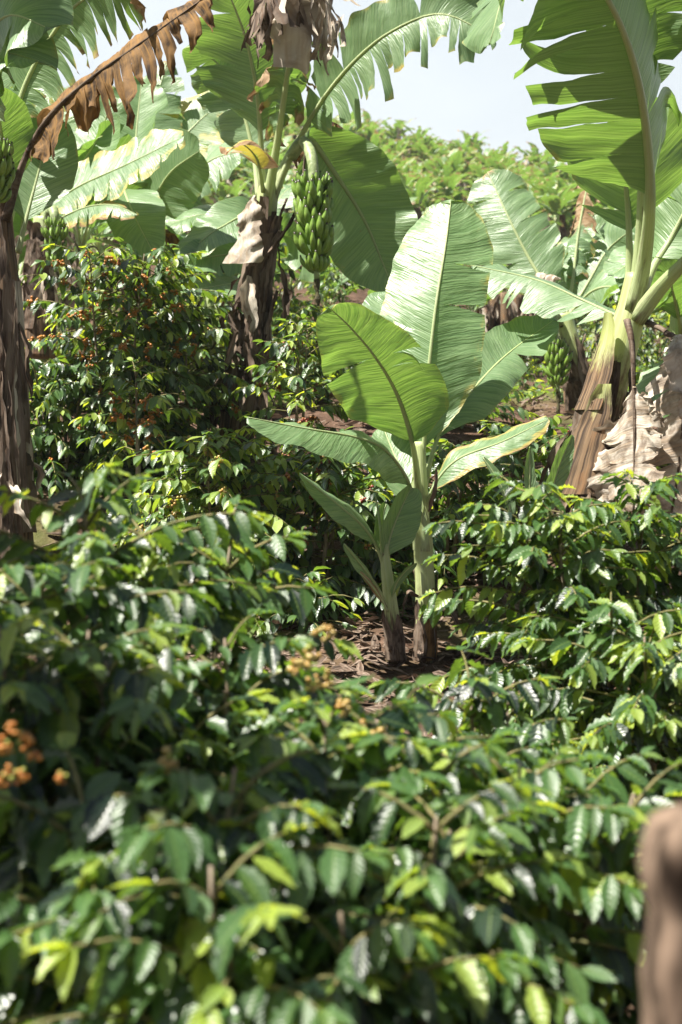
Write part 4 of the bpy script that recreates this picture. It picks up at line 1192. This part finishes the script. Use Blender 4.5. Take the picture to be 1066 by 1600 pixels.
def coffee_geo(seed, H, Rm, stems=2, ll=0.118, res='mid', node=0.062, gapn=0.042, drop=1.0, young=0.16, bare=0.2, low=0.10, topr=0.30, tr=0.018):
    r = np.random.RandomState(seed)
    pos, dirs, nors, lens, rnds = [], [], [], [], []
    tw, nodes, trunks = [], [], []
    for s_ in range(stems):
        a = r.uniform(0, 6.28)
        off = np.array((math.cos(a), math.sin(a), 0)) * (0.0 if stems == 1 else r.uniform(0.1, 0.28) * Rm)
        lean = np.array((r.normal(0, 0.06), r.normal(0, 0.06), 0)) + off * 0.5
        Hs = H * r.uniform(0.88, 1.0) if s_ else H
        tp = [off * 0.4 + np.array((0, 0, -0.15)), off + lean * 0.4 + np.array((0, 0, Hs * 0.5)), off + lean + np.array((0, 0, Hs))]
        c, L = spline(tp, 40)
        trunks.append(tube(tp, (tr, tr * 0.65, 0.003), 7, 20, seed, 0.1))
        h = low * Hs
        az = r.uniform(0, 6.28)
        while h < Hs:
            q = h / Hs
            base = c[int(np.clip((h + 0.15) / (Hs + 0.15) * 40, 0, 40))]
            az += 1.571 + r.uniform(-0.35, 0.35)
            for sd in (0, math.pi):
                A = az + sd + r.uniform(-0.25, 0.25)
                pr = np.interp(q, [0, 0.15, 0.5, 0.8, 1.0], [0.70, 0.88, 1.0, 0.75, topr])
                Lb = Rm * pr * r.uniform(0.75, 1.12)
                el = np.interp(q, [0, 0.5, 1.0], [0.05, 0.30, 0.85]) + r.uniform(-0.15, 0.15)
                p = base.copy()
                nst = max(3, int(Lb / gapn))
                pts = [p.copy()]
                for k in range(nst):
                    d = np.array((math.cos(A) * math.cos(el), math.sin(A) * math.cos(el), math.sin(el)))
                    p = p + d * Lb / nst
                    pts.append(p.copy())
                    el -= drop * (0.9 / nst) * (0.6 + 0.8 * k / nst)
                    A += r.normal(0, 0.03)
                    fr = (k + 1) / nst
                    lat = np.array((-math.sin(A), math.cos(A), 0))
                    if fr > bare * 0.55 and fr < 0.85 and r.rand() < 0.6:
                        nodes.append((p.copy(), fr, q))
                    if fr < bare or r.rand() < 0.12:
                        continue
                    for sg in (-1, 1):
                        if r.rand() < 0.10:
                            continue
                        dd = lat * sg * r.uniform(0.5, 1.0) + d * r.uniform(0.35, 0.8) + np.array((0, 0, -r.uniform(0.15, 1.25)))
                        up = np.array((0, 0, 1.0)) + lat * sg * r.uniform(-0.1, 0.5) + r.normal(0, 0.22, 3)
                        pos.append(p + r.normal(0, 0.004, 3))
                        dirs.append(dd)
                        nors.append(up)
                        yl = young if fr < 0.88 else young + 0.25
                        lens.append(ll * r.uniform(0.65, 1.15) * (0.75 if fr > 0.9 else 1))
                        rnds.append(r.uniform(0.82, 1.0) if r.rand() < yl else r.uniform(0, 0.8))
                for sg in (-1, 1):
                    pos.append(p)
                    dirs.append(d + lat * sg * 0.35 + np.array((0, 0, r.uniform(-0.3, 0.25))))
                    nors.append(np.array((0, 0, 1.0)) + r.normal(0, 0.2, 3))
                    lens.append(ll * r.uniform(0.45, 0.9))
                    rnds.append(r.uniform(0.6, 1.0))
                tw.append(tube(pts, (0.0055, 0.004, 0.002), 4, max(4, nst // 2)))
            h += node * r.uniform(0.8, 1.2)
    co, f, U_, V_ = TPL[res]
    pos, X_ = np.array(pos), nrmz(np.array(dirs))
    n = np.array(nors)
    Zz = nrmz(n - (n * X_).sum(1, keepdims=True) * X_)
    Yy = np.cross(Zz, X_)
    ln = np.array(lens)[:, None, None]
    cv = (np.random.RandomState(seed + 1).uniform(0.3, 1.5, len(pos)))[:, None]
    cz = co[None, :, 2] * cv
    v = pos[:, None] + ln * (co[None, :, 0, None] * X_[:, None] + co[None, :, 1, None] * Yy[:, None] + cz[..., None] * Zz[:, None])
    nv = len(co)
    ff = (f[None] + (np.arange(len(pos)) * nv)[:, None, None]).reshape(-1, 4)
    fol = (v.reshape(-1, 3), ff, {'rnd': np.repeat(np.array(rnds), nv), 'lu': np.tile(U_, len(pos)), 'lv': np.tile(V_, len(pos))})
    return fol, join(trunks), join(tw), nodes


def ico():
    import bmesh
    bm = bmesh.new()
    bmesh.ops.create_icosphere(bm, subdivisions=1, radius=1.0)
    bm.verts.ensure_lookup_table()
    v = np.array([x.co[:] for x in bm.verts])
    f = np.array([[l.index for l in p.verts] for p in bm.faces])
    bm.free()
    return v, f


IV, IF = ico()


def cluster_mesh(seed, n, r0=0.0075, sp=0.024):
    r = np.random.RandomState(seed)
    vs, fs, rn = [], [], []
    for k in range(n):
        d = nrmz(r.normal(size=3))
        c = d * sp * r.uniform(0.55, 1.0) * np.array((1, 1, 0.75))
        s_ = r0 * r.uniform(0.8, 1.15)
        vs.append(IV * s_ * np.array((1, 1, 1.15)) + c)
        fs.append(IF + k * len(IV))
        rn.append(np.full(len(IV), r.rand()))
    return mesh_from('cherry_cluster', np.concatenate(vs), np.concatenate(fs), M_CHERRY, {'rnd': np.concatenate(rn)})


CLUST = [cluster_mesh(k, 9 + 2 * k) for k in range(4)]
ORANGE, RED, YELLOW = (0.40, 0.140, 0.020), (0.15, 0.018, 0.016), (0.36, 0.27, 0.085)


def cherries(root, spots, color, seed, s=1.0):
    r = random.Random(seed)
    for p in spots:
        o = link('cherry_cluster', r.choice(CLUST), root, color)
        o.location = Vector(p)
        o.rotation_euler = (r.uniform(0, 6), r.uniform(0, 6), r.uniform(0, 6))
        k = s * r.uniform(0.8, 1.25)
        o.scale = (k, k, k)


def shrub(label, px, d, H, Rm, seed, group=None, cherry=None, ncher=0, sel=None, loc=None, res='hi', cs=1.0, **kw):
    fol, tr, tw, nodes = coffee_geo(seed, H, Rm, res=res, **kw)
    x = (px - 533) / F * d
    if loc is None:
        loc = (x, d, float(gz(x, d)) - 0.02)
    t = thing('coffee_shrub', label, 'coffee shrub', loc, group)
    part('foliage', fol, M_COFFEE, t, off=(0, 0, 0))
    part('trunk', tr, M_BARK, t, off=(0, 0, 0))
    part('twigs', tw, M_TWIG, t, off=(0, 0, 0))
    if ncher:
        r = random.Random(seed)
        cand = [n for n in nodes if sel is None or sel(n)]
        cand.sort(key=lambda n: n[0][1])
        cand = cand[:max(ncher, int(len(cand) * 0.5))]
        r.shuffle(cand)
        cherries(t, [n[0] + np.array((0, 0, -0.008)) for n in cand[:ncher]], cherry, seed, cs)
    return t


GF = 'coffee shrubs in the blurred foreground'


def Htop(py, d, px):
    x = (px - 533) / F * d
    return float(P(px, py, d)[2] - gz(x, d))


# foreground
shrub('blurred coffee shrub filling the left edge of the foreground, with orange cherries', 35, 3.1, Htop(775, 3.1, 35), 0.66, 501, GF, ORANGE, 0, stems=3, young=0.10, ll=0.092, node=0.056, gapn=0.028, bare=0.10)
shrub('blurred coffee shrub left of the dark gap before the small banana sucker', 215, 3.5, Htop(825, 3.5, 215), 0.50, 502, GF, ORANGE, 0, stems=3, young=0.10, ll=0.098, node=0.056, gapn=0.028, bare=0.10)
shrub('blurred coffee shrub in the bottom left corner', 150, 2.15, Htop(1200, 2.15, 150), 0.46, 503, GF, ORANGE, 6, stems=3, young=0.14, ll=0.097, node=0.056, gapn=0.027, bare=0.10)
shrub('blurred coffee shrub at the bottom centre with pale yellow cherries on its top twig', 500, 2.8, Htop(1090, 2.8, 500), 0.46, 504, GF, YELLOW, 0, stems=3, young=0.13, ll=0.094, node=0.056, gapn=0.027, bare=0.10)
shrub('coffee shrub at the bottom right, left of the blurred post', 790, 2.7, Htop(1160, 2.7, 790), 0.42, 505, GF, ORANGE, 0, stems=3, young=0.13, ll=0.094, node=0.056, gapn=0.027, bare=0.10)
shrub('coffee shrub low in the middle, below the base of the banana sucker', 735, 3.7, Htop(1060, 3.7, 735), 0.42, 506, GF, ORANGE, 0, stems=2, young=0.12, ll=0.092, node=0.056, gapn=0.027, bare=0.10)
shrub('dense coffee shrub on the right under the leaning banana trunk', 930, 4.9, Htop(745, 4.9, 930), 0.52, 507, GF, ORANGE, 0, stems=3, young=0.16, ll=0.094, node=0.056, gapn=0.027, bare=0.10)
shrub('coffee shrub at the right edge directly above the blurred post', 1060, 4.3, Htop(960, 4.3, 1060), 0.55, 508, GF, ORANGE, 0, stems=3, young=0.30, ll=0.097, node=0.056, gapn=0.027, bare=0.10)

KW = dict(stems=3, node=0.056, gapn=0.027, bare=0.10)
shrub('blurred coffee shrub under the yellow cherries, between left edge and centre', 385, 3.15, Htop(985, 3.15, 385), 0.46, 509, GF, ORANGE, 0, young=0.12, ll=0.092, **KW)
shrub('very blurred coffee shrub at the bottom edge, left of the middle', 390, 2.05, Htop(1330, 2.05, 390), 0.38, 510, GF, ORANGE, 0, young=0.16, ll=0.092, **KW)
shrub('very blurred coffee shrub at the bottom edge, right of the middle', 660, 2.2, Htop(1290, 2.2, 660), 0.38, 511, GF, ORANGE, 0, young=0.16, ll=0.092, **KW)
shrub('coffee shrub on the left edge above the orange cherries', 20, 2.65, Htop(960, 2.65, 20), 0.42, 512, GF, ORANGE, 0, young=0.16, ll=0.092, **KW)
shrub('shaded coffee shrub directly left of the blurred post', 905, 2.9, Htop(1230, 2.9, 905), 0.42, 513, GF, ORANGE, 0, young=0.05, ll=0.092, **KW)
shrub('dense coffee shrub at the right edge behind the one above the post', 1040, 5.1, Htop(800, 5.1, 1040), 0.55, 514, GF, ORANGE, 0, young=0.18, ll=0.09, **KW)


def spray(parent_label_shrub, pts, color, seed, s):
    cherries(parent_label_shrub, [np.array(p) - np.array(parent_label_shrub.location) for p in pts], color, seed, s)


def find(lab):
    return next(o for o in C.objects if o.get('label', '').startswith(lab))


rs = np.random.RandomState(5)
spray(find('blurred coffee shrub filling'), [P(x, y, 2.12 + rs.uniform(-.05, .05)) for x, y in ((20, 1140), (38, 1158), (8, 1165), (55, 1182), (15, 1205), (32, 1215), (2, 1222), (95, 1215))], ORANGE, 1, 0.58)
spray(find('blurred coffee shrub in the bottom left'), [P(x, y, 2.3) for x, y in ((205, 1345), (228, 1352), (262, 1190), (250, 1200))], YELLOW, 2, 0.9)
spray(find('blurred coffee shrub at the bottom centre'), [P(x, y, 2.75 + rs.uniform(-.04, .04)) for x, y in ((505, 988), (490, 1022), (468, 1042), (508, 1060), (488, 1066), (535, 1105), (455, 1195), (470, 1200), (560, 1140), (590, 1150))], YELLOW, 3, 0.85)

# middle distance
GM = 'coffee shrubs in the middle distance'
tall = shrub('tall dense coffee shrub left of the peeling trunk, laden with orange cherries', 195, 10.2, Htop(395, 10.2, 195), 0.80, 601, GM, ORANGE, 75, sel=lambda n: 0.5 < n[2] < 0.95, res='mid', stems=3, cs=1.45, young=0.18)
shrub('slim young coffee tree with pale bare trunk in front of the tall cherry laden shrub', 218, 8.8, Htop(575, 8.8, 218), 0.46, 602, GM, ORANGE, 30, sel=lambda n: n[2] < 0.85, res='mid', stems=1, low=0.60, tr=0.028, cs=1.3, young=0.2, drop=1.3)
shrub('coffee shrub left of the tall cherry laden shrub, in the shade of the edge trunk', 85, 10.0, Htop(560, 10.0, 85), 0.65, 603, GM, ORANGE, 8, res='mid', stems=3, young=0.06)
shrub('coffee shrub right of the tall cherry laden shrub, before the peeling trunk', 300, 10.6, Htop(480, 10.6, 300), 0.55, 604, GM, ORANGE, 20, res='mid', stems=2, cs=1.3)
shrub('sunlit coffee shrub in the row below the peeling trunk, with green and orange cherries', 365, 8.2, Htop(685, 8.2, 365), 0.62, 605, GM, YELLOW, 40, res='mid', stems=3, cs=1.2, young=0.5)  # raised young-leaf share paints the sunlit look of this row into the foliage
shrub('sunlit low coffee shrub below the slim young coffee tree', 270, 8.3, Htop(775, 8.3, 270), 0.46, 606, GM, YELLOW, 15, res='mid', stems=3, young=0.5)  # more young leaves here too, their lighter colour standing in for sun
shrub('coffee shrub with dark red cherries behind the left drooping leaf of the young banana plant', 490, 8.3, Htop(690, 8.3, 490), 0.62, 607, GM, RED, 26, res='mid', stems=3, cs=1.3, young=0.2)
shrub('dark coffee shrub right behind the stem of the young banana plant', 700, 8.7, Htop(690, 8.7, 700), 0.62, 608, GM, RED, 6, res='mid', stems=3, young=0.10)
shrub('coffee shrub right of the peeling trunk with bare twigs of dark red cherries', 462, 9.8, Htop(505, 9.8, 462), 0.42, 609, GM, RED, 30, sel=lambda n: n[1] < 0.8, res='mid', stems=2, cs=1.3, young=0.2, bare=0.45)
shrub('shaded coffee shrub behind the spotted drooping leaf', 815, 9.3, Htop(670, 9.3, 815), 0.60, 610, GM, RED, 6, res='mid', stems=3, young=0.08)
shrub('coffee shrub between the young banana plant and the row of dead stems', 740, 11.5, Htop(600, 11.5, 740), 0.5, 611, GM, RED, 4, res='mid', stems=2, young=0.15)
shrub('coffee shrub under the second bunch of green bananas', 850, 10.6, Htop(690, 10.6, 850), 0.5, 612, GM, RED, 0, res='mid', stems=2, young=0.15)
shrub('coffee shrub at the far right behind the hanging dead leaves', 1000, 10.5, Htop(640, 10.5, 1000), 0.6, 613, GM, RED, 0, res='mid', stems=2, young=0.2)
shrub('coffee shrub behind the sucker, its lower twigs over the dark bare soil', 590, 8.9, Htop(740, 8.9, 590), 0.55, 614, GM, RED, 8, res='mid', stems=2, young=0.15, cs=1.2)

shrub('low coffee seedling on the dark soil left of the banana sucker', 470, 7.9, Htop(895, 7.9, 470), 0.30, 615, GM, RED, 0, res='mid', stems=2, young=0.1, bare=0.1)
shrub('low shaded coffee seedling behind the stem bases of the young banana plant and its sucker', 645, 8.2, Htop(880, 8.2, 645), 0.30, 616, GM, RED, 0, res='mid', stems=2, young=0.05, bare=0.1)
# coffee on the slope further up
GS = 'small coffee shrubs scattered up the slope'
CF = [shrub('x', 533, 14, H, R, 700 + k, GS, res='lo', stems=2, ll=0.13, node=0.10, gapn=0.065, young=0.3) for k, (H, R) in enumerate(((1.3, 0.6), (1.6, 0.7), (1.0, 0.55)))]
rs = np.random.RandomState(19)
spots = [(rs.uniform(-0.25, 0.25) * y, y) for y in np.concatenate([rs.uniform(13.2, 20, 26), rs.uniform(20, 34, 40)])]
SLAB = 'small coffee shrub among the banana plants on the slope behind'
for k, (x, y) in enumerate(spots):
    loc = (x, y, float(gz(x, y)) - 0.03)
    s_, rz = rs.uniform(0.55, 1.15), rs.uniform(0, 6.28)
    px = 533 + x / y * F
    if y < 20.8 and 690 < px < 880:
        s_ *= 0.5
    if k < 3:
        o = CF[k]
        o.location, o.rotation_euler, o.scale = loc, (0, 0, rz), (s_, s_, s_)
        o['label'] = SLAB
    else:
        dup(CF[k], loc, rz, s_, SLAB, GS) if False else dup(CF[k % 3], loc, rz, s_, SLAB, GS)

# ------------------------------------------------------------------ low weeds (uncountable)
rs = np.random.RandomState(31)
co, f, U_, V_ = TPL['lo']
n = 9000
yy = np.where(rs.rand(n) < 0.75, rs.uniform(12, 20, n), rs.uniform(20, 30, n))
xx = rs.uniform(-0.26, 0.26, n) * yy
keep = (np.sin(xx * 1.9 + 1) + np.sin(yy * 1.3 + xx) + rs.normal(0, 0.6, n)) > -0.4
xx, yy = xx[keep], yy[keep]
n = len(xx)
p = np.stack([xx, yy, gz(xx, yy) + rs.uniform(0.02, 0.22, n)], 1)
X_ = nrmz(np.stack([rs.normal(size=n), rs.normal(size=n), rs.normal(0, 0.35, n)], 1))
Z0 = np.array((0, 0, 1.0)) + rs.normal(0, 0.3, (n, 3))
Zz = nrmz(Z0 - (Z0 * X_).sum(1, keepdims=True) * X_)
Yy = np.cross(Zz, X_)
ln = rs.uniform(0.06, 0.14, n)[:, None, None]
v = p[:, None] + ln * (co[None, :, 0, None] * X_[:, None] + 1.2 * co[None, :, 1, None] * Yy[:, None] + co[None, :, 2, None] * Zz[:, None])
nv = len(co)
ff = (f[None] + (np.arange(n) * nv)[:, None, None]).reshape(-1, 4)
wd_ = link('weeds', mesh_from('weeds', v.reshape(-1, 3), ff, M_COFFEE, {'rnd': np.repeat(rs.uniform(0.5, 1, n), nv), 'lu': np.tile(U_, n), 'lv': np.tile(V_, n)}))
wd_['kind'] = 'stuff'

# ------------------------------------------------------------------ light haze
hz = NT('haze')
pv = hz.t.nodes.new('ShaderNodeVolumePrincipled')
pv.inputs['Color'].default_value = (0.93, 0.96, 0.97, 1)
pv.inputs['Density'].default_value = 0.0006
pv.inputs['Anisotropy'].default_value = 0.2
hz.t.links.new(pv.outputs[0], hz.out.inputs['Volume'])
hx, hy0, hy1, hz0, hz1 = 325.0, -65.0, 405.0, -75.0, 60.0
hv = np.array([(x, y, z) for x in (-hx, hx) for y in (hy0, hy1) for z in (hz0, hz1)], float)
hf = np.array([(0, 1, 3, 2), (4, 6, 7, 5), (0, 4, 5, 1), (2, 3, 7, 6), (0, 2, 6, 4), (1, 5, 7, 3)])
ho = link('haze', mesh_from('haze', hv, hf, hz.m, smooth=False))
ho['kind'] = 'stuff'

# ------------------------------------------------------------------ blurred post, very near
pt = P(1090, 1262, 1.25)
zb = float(gz(pt[0], pt[1])) - 0.1
nh = 60
hh = np.linspace(zb, pt[2], nh + 1)
seg = 28
a = np.linspace(0, 2 * np.pi, seg, endpoint=False)
sq = 1 / np.maximum(np.abs(np.cos(a)), np.abs(np.sin(a)))
rad = 0.037 * np.minimum(sq, 1.36)
v = np.zeros((nh + 1, seg, 3))
for i_ in range(nh + 1):
    tt = (hh[i_] - zb) / (pt[2] - zb)
    k = 1.0 + 0.05 * math.sin(tt * 23)
    k *= 1.0 - 0.06 * max(0, (tt - 0.99) / 0.01) ** 2
    kn = sum(0.16 * math.exp(-((tt - c0) / 0.022) ** 2) for c0 in (0.80, 0.965))
    v[i_, :, 0] = pt[0] + rad * k * np.cos(a + 0.12) * (1 + kn * np.clip(-np.cos(a + 0.3), 0, 1) * 2.0)
    v[i_, :, 1] = pt[1] + rad * k * np.sin(a + 0.12)
    v[i_, :, 2] = hh[i_] + (0.016 * np.cos(a) * max(0, (tt - 0.9) / 0.1))
vf = v.reshape(-1, 3)
vf = vf + wob(vf, 2, 22.0) * 0.006
i, j = np.meshgrid(np.arange(nh), np.arange(seg), indexing='ij')
j2 = (j + 1) % seg
pf = np.stack([i * seg + j, i * seg + j2, (i + 1) * seg + j2, (i + 1) * seg + j], -1).reshape(-1, 4)
top_c = len(vf)
vf = np.vstack([vf, [[pt[0], pt[1], pt[2] + 0.006]]])
o_ = nh * seg
pf = np.vstack([pf, [(top_c, o_ + q, o_ + (q + 1) % seg, o_ + (q + 2) % seg) for q in range(0, seg, 2)]])
po = link('wooden_post', mesh_from('wooden_post', vf - pt, pf, M_POST))
po.location = pt
po['label'] = 'weathered brown wooden post, very blurred, in the bottom right corner'
po['category'] = 'post'
